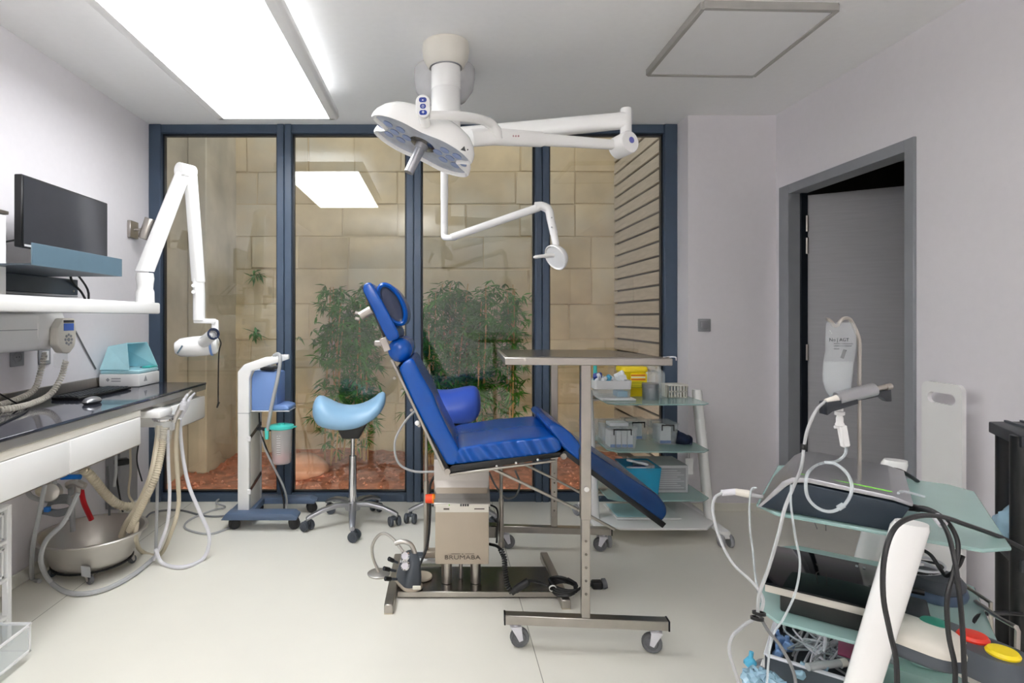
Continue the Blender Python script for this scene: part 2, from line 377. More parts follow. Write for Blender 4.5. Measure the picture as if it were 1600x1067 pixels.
# floor to ceiling window in four bays
wf = MB(); wy0, wy1 = YW, YW+.06
verts_x = ((-2.0, -1.918), (-1.12, -1.019), (-.229, -.128), (.657, .754), (1.545, 1.634))
wf.bb((-2, wy0, HC-.06), (1.634, wy1, HC), .003); wf.bb((-2, wy0, 0), (1.634, wy1, .058), .003)
win = struct(wf, 'window_1', 'frame_blue', 'floor to ceiling window with four glass bays in blue grey frames')
for i, (a, b) in enumerate(verts_x):
    m = MB(); w = b-a
    if 0 < i < 4:
        mid = (a+b)/2
        m.bb((a, wy0-.012, .0), (mid-.002, wy1, HC-.0), .004); m.bb((mid+.002, wy0-.012, 0), (b, wy1, HC), .004); m.bb((mid-.003, wy0+.005, 0), (mid+.003, wy1, HC))
    else: m.bb((a, wy0-.012, 0), (b, wy1, HC), .004)
    m.build('mullion', 'frame_blue', win)
for (a, b), (c, d) in zip(verts_x, verts_x[1:]):
    m = MB()
    m.bb((b, wy0+.022, .058), (b+.012, wy1-.004, HC-.06)); m.bb((c-.012, wy0+.022, .058), (c, wy1-.004, HC-.06))
    m.bb((b, wy0+.022, HC-.074), (c, wy1-.004, HC-.06)); m.bb((b, wy0+.022, .058), (c, wy1-.004, .07))
    m.build('glazing_bead', 'frame_dark', win)
    MB().bb((b+.004, wy0+.034, .06), (c-.004, wy0+.040, HC-.062)).build('pane', 'pane', win)

# ------------------------------------------------------------------ the courtyard behind the glass
GX0, GX1, GY0, GY1, GZ = -2.12, 1.68, YW+.06, 5.47, -.06
g = MB(); N = 46; NY = 20
vs = []; fs = []
for j in range(NY+1):
    for i in range(N+1):
        x = GX0+(GX1-GX0)*i/N; y = GY0+(GY1-GY0)*j/NY
        vs.append((x, y, GZ+.05*(j/NY)+.02*math.sin(x*3.1+y*2)+random.uniform(-.012, .012)))
for j in range(NY):
    for i in range(N): k = j*(N+1)+i; fs.append((k, k+1, k+N+2, k+N+1))
g.raw(vs, fs); struct(g, 'ground', 'pebble', 'red gravel bed of the courtyard')
g = MB()
for k in range(1500):
    x = random.uniform(GX0+.03, GX1-.05); y = random.uniform(GY0+.03, GY1-.05); r = random.uniform(.008, .022)
    z = GZ+.05*((y-GY0)/(GY1-GY0))+.02*math.sin(x*3.1+y*2)
    t = [(x+r*random.uniform(.7, 1.3)*a, y+r*random.uniform(.7, 1.3)*b, z+r*random.uniform(.5, .9)*c) for a, b, c in ((1, 0, 0), (-1, 0, 0), (0, 1, 0), (0, -1, 0), (0, 0, 1), (0, 0, -1))]
    g.raw(t, [(0, 2, 4), (2, 1, 4), (1, 3, 4), (3, 0, 4), (2, 0, 5), (1, 2, 5), (3, 1, 5), (0, 3, 5)])
g.build('gravel', 'pebble', None, label='loose red gravel chips on the courtyard ground', cat='gravel', kind='stuff', angle=5)
def rock(name, c, s, seed, label):
    rnd = random.Random(seed); m = MB().sph(c, s, (0, 0, rnd.uniform(0, 3)), 18, 12)
    ph = [rnd.uniform(0, 6) for _ in range(6)]
    for v in m.bm.verts:
        d = v.co-Vector(c); k = 1+.12*math.sin(d.x*14+ph[0])+.1*math.sin(d.y*17+ph[1]+d.z*9)+.1*math.sin(d.z*21+ph[2]); v.co = Vector(c)+d*k
    m.build(name, 'rock', None, label=label, cat='rock')
rock('boulder', at(483, 728, 4.75), (.2, .13, .12), 3, 'large pinkish boulder behind the light blue saddle stool')
rock('boulder', (.28, 4.75, -.01), (.12, .1, .08), 9, 'small reddish rock behind the treatment chair base')

def stone_wall():
    root = struct(MB().bb((GX0-.2, GY1+.012, -.2), (GX1+.3, GY1+.25, 3.3)), 'wall_courtyard_back', 'mortar', 'old beige limestone block wall of the courtyard')
    z = -.16; k = 0; rnd = random.Random(5)
    while z < 3.2:
        h = rnd.choice((.27, .31, .34)); x = GX0-.15-rnd.uniform(0, .3)
        while x < GX1+.05:
            w = rnd.uniform(.42, .78)
            j = rnd.uniform(-.006, .008); gap = rnd.uniform(.002, .006)
            m = MB().bb((x+gap, GY1+j, z+gap), (min(x+w, GX1+.28)-gap, GY1+.1, z+h-gap), .007)
            for v in m.bm.verts: v.co += Vector((rnd.uniform(-.006, .006), rnd.uniform(-.004, .004), rnd.uniform(-.006, .006)))
            m.build('stone', 'stone', root); x += w
        z += h
stone_wall()
# left side: cast concrete with a broken edge; right side: weathered boards
struct(MB().bb((GX0-.2, GY0, -.2), (GX0, GY1+.05, 3.3)), 'wall_courtyard_left', 'concrete', 'stained concrete side wall of the courtyard')
pil = MB().bb((GX0, 4.78, -.1), (GX0+.16, GY1+.02, 3.3), .01); struct(pil, 'trim_1', 'concrete', 'rough concrete pilaster in the courtyard corner')
wr = struct(MB().bb((GX1+.03, GY0, -.2), (GX1+.2, GY1+.05, 3.3)), 'wall_courtyard_right', 'frame_dark', 'side wall of the courtyard clad in weathered grey boards')
bl1 = MB().bb((GX1, GY0, -.047), (GX1+.026, 4.93, .047), .004); bl2 = MB().bb((GX1, 4.938, -.047), (GX1+.026, GY1+.02, .047), .004)
bl3 = MB().bb((GX1, GY0, -.047), (GX1+.026, GY1+.02, .047), .004)
protos = [b.build('board', 'board', wr) for b in (bl1, bl2, bl3)]
PITCH = .112
first = [True]*3
for k in range(29):
    z = -.08+k*PITCH
    for idx in ((0, 1) if k < 14 else (2,)):
        o = protos[idx]
        if not first[idx]: o = o.copy(); C.objects.link(o); o.parent = wr
        first[idx] = False
        o.location = (random.uniform(-.003, .003), 0, z+.2)     # parts sit in the wall's own frame
# warm light strip in the gravel at the foot of the window
t = thing('garden_light', 'warm light strip sunk in the gravel along the window foot', 'light', (-.2, 4.04, -.06))
MB().prism([(4.0, -.08), (4.075, -.08), (4.075, -.045), (4.012, .012), (4.0, .012)], GX0+.15, GX1-.12, 'X', bev=.002).build('housing', 'alu', t)
dv = Vector((0, .063, -.057)).normalized(); nv = Vector((0, .67, .74))
MB().bar((GX0+.17, 4.0435+.0035, -.0165+.004), (GX1-.14, 4.0435+.0035, -.0165+.004), .055, .004, up=nv).build('diffuser', 'strip_light', t)
# bamboo
def leaf_cluster(m, c, n, rnd, spread, size):
    for _ in range(n):
        a = rnd.uniform(0, 6.28); e = rnd.uniform(-1.0, .5); L = rnd.uniform(.6, 1.2)*size; w = L*.13
        d = Vector((math.cos(a)*math.cos(e), math.sin(a)*math.cos(e), math.sin(e))); s = d.cross(Vector((rnd.uniform(-.3, .3), rnd.uniform(-.3, .3), 1))).normalized()*w
        p = Vector(c)+Vector((rnd.gauss(0, spread), rnd.gauss(0, spread), rnd.gauss(0, spread)))
        q = p+d*L; q.z -= L*.15
        mid = p+d*L*.4
        m.raw([p, mid+s, q, mid-s], [(0, 1, 2, 3)])
def bamboo(x, y, h, spread, seed, label, ncane=5, nleaf=420, z0=.15):
    rnd = random.Random(seed); root = thing('bamboo', label, 'bamboo', (x, y, GZ), group='bamboo plants in the courtyard')
    tips = []
    for k in range(ncane):
        bx = x+rnd.gauss(0, spread*.35); by = y+rnd.gauss(0, .06); tx = bx+rnd.gauss(0, spread*.5); ty = min(GY1-.08, by+rnd.gauss(0, .08)); hh = h*rnd.uniform(.72, 1.0)
        pts = [(bx, by, GZ-.02), ((bx*2+tx)/3+rnd.gauss(0, .015), by, GZ+hh*.4), ((bx+2*tx)/3, ty, GZ+hh*.75), (tx, ty, GZ+hh)]
        MB().tube(pts, [.008, .007, .006, .004], 6, 5).build('cane', 'cane', root); tips.append(spline(pts, 12))
    m = MB(); bmv = []
    vs = []; fs = []
    for _ in range(nleaf//6):
        t = rnd.choice(tips); p = t[int(len(t)*(z0+(1-z0)*rnd.random()**.75))-1]
        c = Vector(p)+Vector((rnd.gauss(0, spread*.55), rnd.gauss(0, .09), rnd.gauss(0, .04))); c.y = min(c.y, GY1-.06)
        c.z = min(c.z, GZ+h); a0 = rnd.uniform(0, 6.28)
        for q in range(6):
            a = a0+rnd.uniform(-1.6, 1.6); e = rnd.uniform(-1.0, .45); L = rnd.uniform(.06, .13); w = L*.085
            d = Vector((math.cos(a)*math.cos(e), math.sin(a)*math.cos(e)*.7, math.sin(e))); s = d.cross(Vector((rnd.uniform(-.6, .6), rnd.uniform(-.6, .6), .8))).normalized()*w
            b = len(vs); vs += [c, c+d*L*.4+s, c+d*L-Vector((0, 0, L*.15)), c+d*L*.4-s]; fs.append((b, b+1, b+2, b+3))
    for v in vs: v.y = max(GY0+.02, min(v.y, GY1-.012))
    m.raw(vs, fs).build('foliage', 'leaf', root, kind='stuff')
bl = [(522, 1.62, .13, 'bamboo clump left of the treatment chair headrest, nearest the reflected lamp', 2300),
      (566, 1.66, .12, 'bamboo clump directly behind the light blue saddle stool', 2300),
      (672, 1.62, .10, 'bamboo clump behind the treatment chair backrest beside the middle mullion', 1900),
      (712, 1.70, .14, 'bamboo clump behind the dark blue saddle stool', 2600),
      (755, 1.72, .13, 'bamboo clump between the blue stool and the steel table', 2600),
      (796, 1.70, .09, 'rightmost bamboo clump, left of the small lamp head', 1400)]
for k, (px, h, sp, lab, nl) in enumerate(bl):
    y = 5.02+.1*(k % 2); bamboo((px-CX)*y/F, y, h, sp, 40+k, lab, 6, nl)
# small plants on a ledge at the far left
for k, (px, py, lab) in enumerate(((398, 430, 'wispy green plant sprouting from the stone wall, upper left bay'), (400, 520, 'small fern sprouting from the stone wall low in the left bay'))):
    p = at(px, py, GY1-.07); rt = thing('wall_plant', lab, 'plant', p, group='plants rooted in the stone wall')
    MB().cyl(p+Vector((0, .09, -.02)), p+Vector((0, 0, .02)), .006, .003, 6).build('stem', 'cane', rt)
    m = MB(); leaf_cluster(m, p, 26, random.Random(80+k), .02, .11)
    for v in m.bm.verts: v.co.y = min(v.co.y, GY1-.012)
    m.build('foliage', 'leaf_pot', rt, kind='stuff')

# ------------------------------------------------------------------ ceiling fittings
def ceiling_light(y0, y1, x0, x1, m, label):
    z = 2.44; t = thing('ceiling_light', label, 'light', ((x0+x1)/2, (y0+y1)/2, z))
    f = MB()
    f.prism([(x0, z+.02), (x0+.012, z+.0), (x0+.055, z), (x0+.055, z+.02), (x0+.02, z+.07), (x0+.005, z+.06)], y0, y1, bev=.004)
    f.prism([(x1, z+.02), (x1-.012, z+.0), (x1-.055, z), (x1-.055, z+.02), (x1-.02, z+.07), (x1-.005, z+.06)], y0, y1, bev=.004)
    f.bb((x0+.02, y0, z), (x1-.02, y0+.03, z+.07), .006); f.bb((x0+.02, y1-.03, z), (x1-.02, y1, z+.07), .006)
    f.bb((x0+.015, y0+.01, z+.06), (x1-.015, y1-.01, z+.075))
    f.build('frame', 'white_plastic', t)
    MB().bb((x0+.05, y0+.025, z+.002), (x1-.05, y1-.025, z+.008)).build('diffuser', m, t)
    MB().bb((x0+.06, y0+.06, z+.0755), (x1-.06, y1-.06, z+.078)).build('upper_diffuser', 'panel_uplight', t)
    for x in (x0+.2, x1-.2):
        for y in (y0+.15, y1-.25): MB().cyl((x, y, z+.079), (x, y, HC), .003, seg=6).build('suspension_wire', 'steel', t)
    MB().tube([((x0+x1)/2, y0+.2, z+.079), ((x0+x1)/2+.03, y0+.22, z+.095), ((x0+x1)/2, y0+.2, HC)], .004).build('power_cable', 'white_plastic', t)
    return t
ceiling_light(1.82, 3.38, -1.327, -.597, 'panel_light', 'large lit white panel light hanging below the ceiling by the window')
t = thing('added_fill_light', 'added slim fill light hung behind the viewer', 'light', (-.37, -.2, 2.23))  # added fill, placed so a window mullion hides its reflection
MB().bb((-.45, -.92, 2.24), (-.29, .52, 2.29), .004).build('housing', 'white_plastic', t)
MB().bb((-.442, -.9, 2.232), (-.298, .5, 2.2395), .001).build('diffuser', 'fill_light', t)
MB().bb((-.442, -.9, 2.2905), (-.298, .5, 2.298), .001).build('upper_diffuser', 'fill_uplight', t)
for y in (-.7, .3): MB().cyl((-.37, y, 2.298), (-.37, y, HC), .004, seg=6).build('suspension_wire', 'steel', t)
t = thing('ceiling_panel', 'square unlit white ceiling panel with grey metal frame near the doorway', 'ceiling panel', (1.4, 2.73, 2.57))
c4 = [(1.112, 2.40), (1.69, 2.42), (1.70, 3.08), (1.12, 3.06)]
f = MB()
for a, b in zip(c4, c4[1:]+c4[:1]): f.bar((a[0], a[1], 2.585), (b[0], b[1], 2.585), .022, .034, .002)
f.build('frame', 'panel_frame' if 'panel_frame' in M else 'grey_plastic', t)
MB().prism(c4, 2.573, 2.59, 'Z').build('panel', 'white_plastic', t)

# light switch
p = at(1100, 508, YP); t = thing('light_switch', 'grey square light switch on the pier beside the doorway', 'switch', p)
MB().bb((p.x-.042, YP-.008, p.z-.042), (p.x+.042, YP, p.z+.042), .003).build('plate', 'grey_plastic', t)
MB().bb((p.x-.024, YP-.014, p.z-.024), (p.x+.024, YP-.006, p.z+.024), .002).build('rocker', 'alu', t)
# ------------------------------------------------------------------ left wall: counter and what stands on it
CT, CF, CE = .865, -1.455, 3.55                     # counter top height, front edge, far end
t = thing('counter', 'dark glossy countertop with steel edge along the left wall', 'countertop', (-1.72, 2.4, CT-.08))
MB().bb((XL+.001, 1.2, CT-.012), (CF, CE, CT), .002).build('top', 'counter', t)
MB().bb((CF-.02, 1.2, CT-.045), (CF-.002, CE-.002, CT-.0125), .002).build('front_edge', 'steel_soft', t)
MB().bb((XL+.001, CE-.02, CT-.045), (CF-.022, CE-.002, CT-.0125), .002).build('end_edge', 'steel', t)
MB().bb((XL+.001, 1.2, CT+.0005), (XL+.016, CE, CT+.055), .002).build('splashback', 'steel', t)
MB().bb((XL+.02, 1.2, CT-.08), (CF-.05, CE-.03, CT-.046)).build('underframe', 'offwhite', t)
MB().bb((CF-.04, 1.2, CT-.0785), (CF-.006, 2.78, CT-.046), .002).build('support_rail', 'offwhite', t)
def drawer(y0, y1, label, x0=-1.9):
    d = thing('drawer_unit', label, 'drawer', ((x0+CF)/2, (y0+y1)/2, .652), group='white drawers hung under the counter')
    MB().bb((x0, y0+.01, .668), (CF-.02, y1-.01, .784), .002).build('body', 'white_plastic', d)
    MB().bb((CF-.02, y0+.002, .652), (CF, y1-.002, .784), .004, 2).build('front', 'white_gloss', d)
    MB().bb((CF-.012, y0+.01, .648), (CF-.004, y1-.01, .652)).build('finger_pull', 'steel', d)
drawer(1.71, 2.24, 'white drawer front under the counter, nearest the viewer'); drawer(2.242, 2.772, 'white drawer front under the counter, above the steel basin')
drawer(3.1, 3.53, 'white drawer front at the far end of the counter by the window')
drawer(1.2, 1.70, 'white drawer front under the counter, cut off by the left picture edge')

# teal lidded dispenser box
bx = thing('instrument_box', 'white tray box with open turquoise hood at the counter far end', 'box', (-1.86, 3.425, CT))
MB().bb((-1.978, 3.3, CT+.001), (-1.742, 3.54, CT+.075), .008, 2).build('base', 'white_plastic', bx)
MB().bb((-1.974, 3.304, CT+.076), (-1.746, 3.536, CT+.098), .006).build('tray_rim', 'aqua', bx)
h = MB(); z0, z1 = CT+.099, CT+.25; A = [(-1.972, 3.305), (-1.972, 3.535)]
def quad(m, p, th=.004):
    P = [Vector(q) for q in p]; n = (P[1]-P[0]).cross(P[2]-P[0]).normalized()*th
    m.raw(P+[q+n for q in P], [(0, 1, 2, 3), (7, 6, 5, 4), (0, 4, 5, 1), (1, 5, 6, 2), (2, 6, 7, 3), (3, 7, 4, 0)])
quad(h, [(-1.972, 3.305, z0), (-1.80, 3.305, z0), (-1.845, 3.36, z1), (-1.955, 3.36, z1-.02)])      # near flank
quad(h, [(-1.752, 3.535, z0), (-1.972, 3.535, z0), (-1.955, 3.48, z1-.02), (-1.80, 3.5, z1)])       # far flank
quad(h, [(-1.972, 3.535, z0), (-1.972, 3.305, z0), (-1.955, 3.36, z1-.02), (-1.955, 3.48, z1-.02)]) # rear
quad(h, [(-1.955, 3.36, z1-.02), (-1.845, 3.36, z1), (-1.80, 3.5, z1), (-1.955, 3.48, z1-.02)])     # roof
h.build('hood', 'aqua', bx)
MB().bb((-1.80, 3.44, CT+.099), (-1.752, 3.53, CT+.108), .002).build('latch', 'teal', bx)
MB().bb((-1.82, 3.455, CT+.1), (-1.79, 3.475, CT+.104)).build('clip', 'dark_plastic', bx)
for dz in (.049, .034): MB().bb((-1.905, 3.2992, CT+dz-.003), (-1.85, 3.3002, CT+dz+.003)).build('marking', 'print_grey', bx)
MB().prism([(3.35, CT+.028), (3.39, CT+.028), (3.37, CT+.062)], -1.7425, -1.7415, 'X').build('emblem', 'print_grey', bx)
MB().box((-1.925, 3.2995, CT+.042), (.016, .001, .016), rot=(0, R(45), 0)).build('emblem', 'print_grey', bx)

# keyboard, mouse, coiled handset cord
kb = thing('keyboard', 'black computer keyboard lying on the glossy counter', 'keyboard', (-1.81, 2.98, CT), R(-2))
MB().box((0, 0, .0085), (.14, .44, .014), .003).build('body', 'black', kb, True)
keys = MB()
for i in range(5):
    for j in range(17): keys.box((-.05+.025*i, -.2+.025*j, .0175), (.018, .019, .005), .002)
keys.build('keys', 'dark_plastic', kb, True, kind='stuff')
ms = thing('mouse', 'silver and black computer mouse on the counter edge', 'mouse', (-1.625, 2.66, CT))
m = MB().sph((-1.625, 2.66, CT+.012), (.031, .056, .022), None, 20, 12)
for v in m.bm.verts: v.co.z = max(v.co.z, CT+.012)
m.build('shell', 'alu', ms)
m = MB().sph((-1.625, 2.66, CT+.012), (.032, .057, .02), None, 20, 12)
for v in m.bm.verts: v.co.z = min(max(v.co.z, CT+.001), CT+.0125)
m.build('underside', 'dark_plastic', ms)
def coil(pts, r, rw, pitch, n=14):
    P = spline(pts, 24); out = []; s = 0.; nrm = (P[1]-P[0]).orthogonal().normalized()
    # dense resample
    Q = []; 
    for a, b in zip(P, P[1:]):
        L = (b-a).length; k = max(1, int(L/(pitch/10)))
        for i in range(k): Q.append(a.lerp(b, i/k))
    for i in range(len(Q)-1):
        t = (Q[i+1]-Q[i]).normalized(); nrm = (nrm-t*nrm.dot(t)).normalized(); bn = t.cross(nrm); a = 2*math.pi*s/pitch
        out.append(Q[i]+nrm*r*math.cos(a)+bn*r*math.sin(a)); s += (Q[i+1]-Q[i]).length
    return out
# x-ray wall unit with arm
xu = thing('xray_unit', 'white dental x-ray wall unit with handset above the counter', 'x-ray unit', (-1.9, 2.5, 1.1))
MB().bb((XL+.001, 2.0, 1.115), (-1.84, 2.72, 1.29), .025, 3).build('housing', 'white_gloss', xu)
MB().prism([(XL+.001, 1.14), (-1.85, 1.14), (-1.83, 1.18), (-1.83, 1.24), (-1.85, 1.295), (XL+.001, 1.295)], 2.6, 2.80, bev=.015).build('end_cap', 'white_gloss', xu)
MB().bb((-1.8398, 2.02, 1.211), (-1.838, 2.6, 1.214)).build('seam', 'print_grey', xu)
hs = MB().prism([(2.66, 1.14), (2.70, 1.10), (2.75, 1.095), (2.79, 1.13), (2.80, 1.2), (2.785, 1.265), (2.70, 1.265), (2.665, 1.22)], -1.828, -1.785, 'X', bev=.008).build('handset', 'offwhite', xu)
MB().bb((-1.7848, 2.70, 1.205), (-1.7835, 2.775, 1.24), .001).build('display', 'led_blue', hs); MB().bb((-1.7848, 2.70, 1.243), (-1.7835, 2.775, 1.255)).build('brand_strip', 'ink', hs)
for k in range(8):
    a = k*math.pi/4; MB().cyl((-1.785, 2.737+.023*math.cos(a), 1.162+.023*math.sin(a)), (-1.7825, 2.737+.023*math.cos(a), 1.162+.023*math.sin(a)), .0065, seg=10).build('button', 'print_grey', hs)
MB().cyl((-1.785, 2.737, 1.162), (-1.782, 2.737, 1.162), .009, seg=12).build('button', 'grey_plastic', hs)
MB().bb((-1.83, 2.69, 1.03), (-1.80, 2.76, 1.10), .006).build('holder', 'clear', xu)
cord = [(-1.80, 2.74, 1.06), (-1.81, 2.72, .98), (-1.82, 2.66, .91), (-1.82, 2.55, .885), (-1.80, 2.42, .885), (-1.84, 2.34, .885), (-1.92, 2.36, .885), (-1.94, 2.55, .885), (-1.93, 2.7, .92), (-1.93, 2.75, 1.0), (-1.92, 2.77, 1.10)]
MB().tube(coil(cord, .011, .004, .0125), .0042, 5, raw=True).build('coiled_cord', 'offwhite', xu)

xa = thing('dental_xray_machine', 'white jointed x-ray arm with tube head reaching over the counter end', 'x-ray arm', (-1.6, 3.1, 1.28))
MB().bb((-1.655, 1.9, 1.288), (-1.555, 3.17, 1.35), .01, 2).build('horizontal_arm', 'white_gloss', xa)
p0 = Vector((-1.605, 3.1, 1.35))
MB().lathe([(.048, 0), (.046, .06), (.04, .075), (.042, .1), (.046, .13), (.042, .16)], p0, seg=24).build('swivel', 'white_gloss', xa)
el = at(287, 268, 3.28); a0 = at(226, 424, 3.12); f1 = at(310, 440, 3.4)
def arm(m, p, q, w0, w1, d0, d1, side):
    d = (q-p).normalized(); u = side; n = d.cross(u).normalized()
    def ring(c, w, dd): return [c+u*(x*dd)+n*(y*w) for x, y in bez_rect(1, 1, .28, 3)]
    return m.loft([ring(p, w0, d0), ring(p.lerp(q, .5), (w0+w1)/2*1.03, (d0+d1)/2), ring(q, w1, d1)])
sd = Vector((.5, .86, 0)).normalized()
arm(MB(), a0, el, .088, .072, .08, .07, sd).build('upper_arm', 'white_gloss', xa)
arm(MB(), el+Vector((.03, .02, -.01)), f1, .068, .075, .06, .06, sd).build('forearm', 'white_gloss', xa)
MB().cyl(el-sd*.045+Vector((.012, 0, .0)), el+sd*.045+Vector((.012, 0, 0)), .044, seg=24).build('elbow', 'white_gloss', xa)
MB().tube([f1+Vector((0, 0, .02)), at(311, 460, 3.4), at(311, 500, 3.4)], .034, 16).build('wrist_post', 'white_gloss', xa)
for py in (446, 456): MB().cyl(at(302, py, 3.37), at(302, py, 3.34), .011, seg=12).build('joint_cap', 'white_plastic', xa)
yk = MB(); yk.bar(at(303, 501, 3.4), at(338, 502, 3.42), .045, .03, .008, seg=2); yk.bar(at(336, 500, 3.42), at(337, 538, 3.44), .04, .028, .008, seg=2); yk.build('yoke', 'white_gloss', xa)
hp = at(308, 541, 3.38); ax = Vector((.97, .22, .08)).normalized()
hd = MB().lathe([(0, -.125), (.035, -.12), (.055, -.09), (.06, -.02), (.06, .06), (.056, .1), (.04, .115), (0, .116)], hp, ax, 28).build('tube_head', 'white_gloss', xa)
MB().lathe([(.0605, .074), (.064, .076), (.064, .086), (.0605, .088)], hp, ax, 28).build('head_ring', 'pump_blue', hd)
cn = at(318, 535, 3.36); ce = at(333, 522, 3.22)
MB().cyl(cn, ce, .036, .031, 24).build('cone', 'white_gloss', xa); d = (ce-cn).normalized()
MB().lathe([(.029, 0), (.033, 0), (.033, .014), (.026, .014), (.022, .002), (0, .002)], ce-d*.002, d, 24).build('cone_rim', 'navy_end', xa)
MB().tube([at(336, 520, 3.3), at(345, 535, 3.3), at(342, 552, 3.3), at(341, 600, 3.3), at(341, 634, 3.3)], .004, 6).build('hanging_cord', 'cable_black', xa)
MB().cyl(at(342, 628, 3.3), at(339, 637, 3.3), .007, .004, 8).build('cord_plug', 'cable_black', xa)
MB().bar(at(277, 552, 3.31), at(285, 540, 3.30), .003, .008).build('mark', 'shelf_blue', hd)

# white cupboard cut by the left picture edge
cb = thing('wall_cabinet', 'white wall cupboard with steel corner at the left picture edge', 'cabinet', (-1.85, 2.0, 1.245))
MB().bb((XL+.001, 1.6, 1.30), (-1.72, 2.26, 1.675), .004).build('body', 'white_gloss', cb)
MB().bb((XL+.001, 1.6, 1.676), (-1.715, 2.266, 1.69), .002).build('top_trim', 'steel', cb)

# monitor on its shelf
sh = thing('monitor_shelf', 'blue grey metal wall shelf with raised lip in front of the monitor', 'shelf', (-1.75, 2.47, 1.39))
MB().bb((XL+.001, 2.16, 1.467), (-1.552, 2.77, 1.473)).build('plate', 'shelf_dark', sh)
MB().bb((-1.552, 2.16, 1.467), (-1.546, 2.77, 1.552), .001).build('lip', 'shelf_blue', sh)
MB().bb((XL+.001, 2.1, 1.385), (-1.90, 2.99, 1.466), .003).build('back_rail', 'shelf_dark', sh)
MB().bb((-1.985, 2.1, 1.375), (-1.90, 2.99, 1.384), .002).build('rail_foot', 'grey_plastic', sh)
for z in (1.405, 1.445): MB().cyl((-1.9, 2.95, z), (-1.896, 2.95, z), .006, seg=10).build('screw', 'steel', sh)
mo = thing('monitor', 'black flat computer monitor standing on the wall shelf', 'monitor', (-1.76, 2.69, 1.474))
MB().bb((-1.785, 2.383, 1.565), (-1.75, 3.0, 1.87), .004).build('case', 'black', mo)
MB().bb((-1.7502, 2.391, 1.578), (-1.7485, 2.992, 1.863)).build('screen', 'screen', mo)
MB().bb((-1.80, 2.66, 1.484), (-1.785, 2.72, 1.7), .003).build('stand', 'black', mo); MB().bb((-1.88, 2.58, 1.474), (-1.68, 2.75, 1.484), .003).build('foot', 'black', mo)
MB().bb((-1.7486, 2.395, 1.568), (-1.7478, 2.44, 1.577)).build('sticker', 'box_grey', mo)
MB().tube([(-1.8, 2.8, 1.6), (-1.88, 2.9, 1.47), (-1.9, 3.02, 1.40), (-1.89, 3.06, 1.33), (-1.88, 3.03, 1.31), (-1.9, 3.07, 1.42), (-1.87, 2.85, 1.55)], .006, 6).build('monitor_cable', 'cable_black', mo)
MB().tube([(-1.79, 2.42, 1.6), (-1.86, 2.36, 1.57), (-1.9, 2.32, 1.54), (-1.99, 2.29, 1.54)], .004, 6).build('monitor_cable', 'cable_black', mo)
MB().tube([(XL+.006, 3.07, 1.25), (XL+.006, 3.2, 1.09), (XL+.006, 3.3, .97)], .004, 6).build('wall_cable', 'cable_grey', None, label='thin grey cord running down the wall to the turquoise box', cat='cord')
MB().tube([(-1.95, 2.3, 1.08), (-1.93, 2.42, .98), (-1.9, 2.55, .885), (-1.86, 2.55, .8685), (-1.75, 2.4, .8685), (-1.6, 2.0, .8685)], .0035, 6).build('counter_cable', 'cable_black', None, label='thin black cord trailing across the counter beside the coiled cord', cat='cord')

def socket(px, py, label, screen):
    p = onx(px, py, XL); s = thing('wall_socket', label, 'socket', p, group='wall sockets above the counter')
    MB().bb((XL+.0005, p.y-.043, p.z-.043), (XL+.009, p.y+.043, p.z+.043), .003).build('plate', 'grey_plastic', s)
    if screen:
        MB().bb((XL+.009, p.y-.024, p.z-.024), (XL+.012, p.y+.024, p.z+.024), .001).build('insert', 'white_plastic', s); MB().bb((XL+.012, p.y-.006, p.z-.012), (XL+.013, p.y+.01, p.z+.004)).build('port', 'ink', s)
    else:
        MB().lathe([(.027, 0), (.027, .003), (.022, .003), (.02, -.004), (0, -.004)], (XL+.0095, p.y, p.z), (1, 0, 0), 20).build('insert', 'grey_plastic', s)
        for k in (-1, 1): MB().cyl((XL+.006, p.y+k*.009, p.z), (XL+.0095, p.y+k*.009, p.z), .003, seg=8).build('pin_hole', 'ink', s)
socket(25, 558, 'grey round mains socket on the wall, left of the pair', False); socket(68, 556, 'grey network socket with white insert, right of the pair', True)
# steel spot lamp
p = onx(205, 359, XL); sp = thing('wall_spotlight', 'brushed steel cylinder spotlight on the wall beside the window', 'lamp', p)
MB().bb((XL+.0005, p.y-.05, p.z-.055), (XL+.022, p.y+.05, p.z+.055), .003).build('wall_plate', 'steel', sp)
MB().cyl((XL+.02, p.y, p.z), (XL+.07, p.y, p.z), .009).build('stem', 'steel', sp)
c = Vector((XL+.105, p.y, p.z+.005)); d = Vector((.32, 0, .95)).normalized()
MB().lathe([(0, -.07), (.03, -.07), (.036, -.066), (.036, .066), (.034, .07), (0, .066)], c, d, 24).build('barrel', 'steel', sp)

# ------------------------------------------------------------------ below the counter
ho = thing('instrument_holder', 'clear handpiece holder with dental hoses at the counter gap', 'instrument holder', (-1.43, 2.92, .74))
MB().bb((-1.74, 2.86, .772), (-1.47, 2.99, .785), .004).build('bracket', 'white_plastic', ho)
hc = at(256, 655, 2.9)
MB().lathe([(.052, 0), (.056, .004), (.056, .012), (.045, .012), (.043, .004), (.035, .004)], hc, (.05, -.1, 1), 24).build('collar', 'chrome', ho)
MB().lathe([(.048, 0), (.042, -.06), (.034, -.12)], hc, (.05, -.1, 1), 24).build('cup', 'clear', ho)
MB().bb((-1.56, 2.85, .76), (-1.40, 2.99, .80), .012, 2).build('cradle', 'white_gloss', ho)
def hand(p, q, r, m):
    p = Vector(p); q = Vector(q); MB().tube([p, p.lerp(q, .4), p.lerp(q, .75), q, q+(q-p).normalized()*.03+Vector((.012, 0, .0))], [r, r*1.15, r, r*.7, r*.45, r*.4], 10).build('handpiece', m, ho)
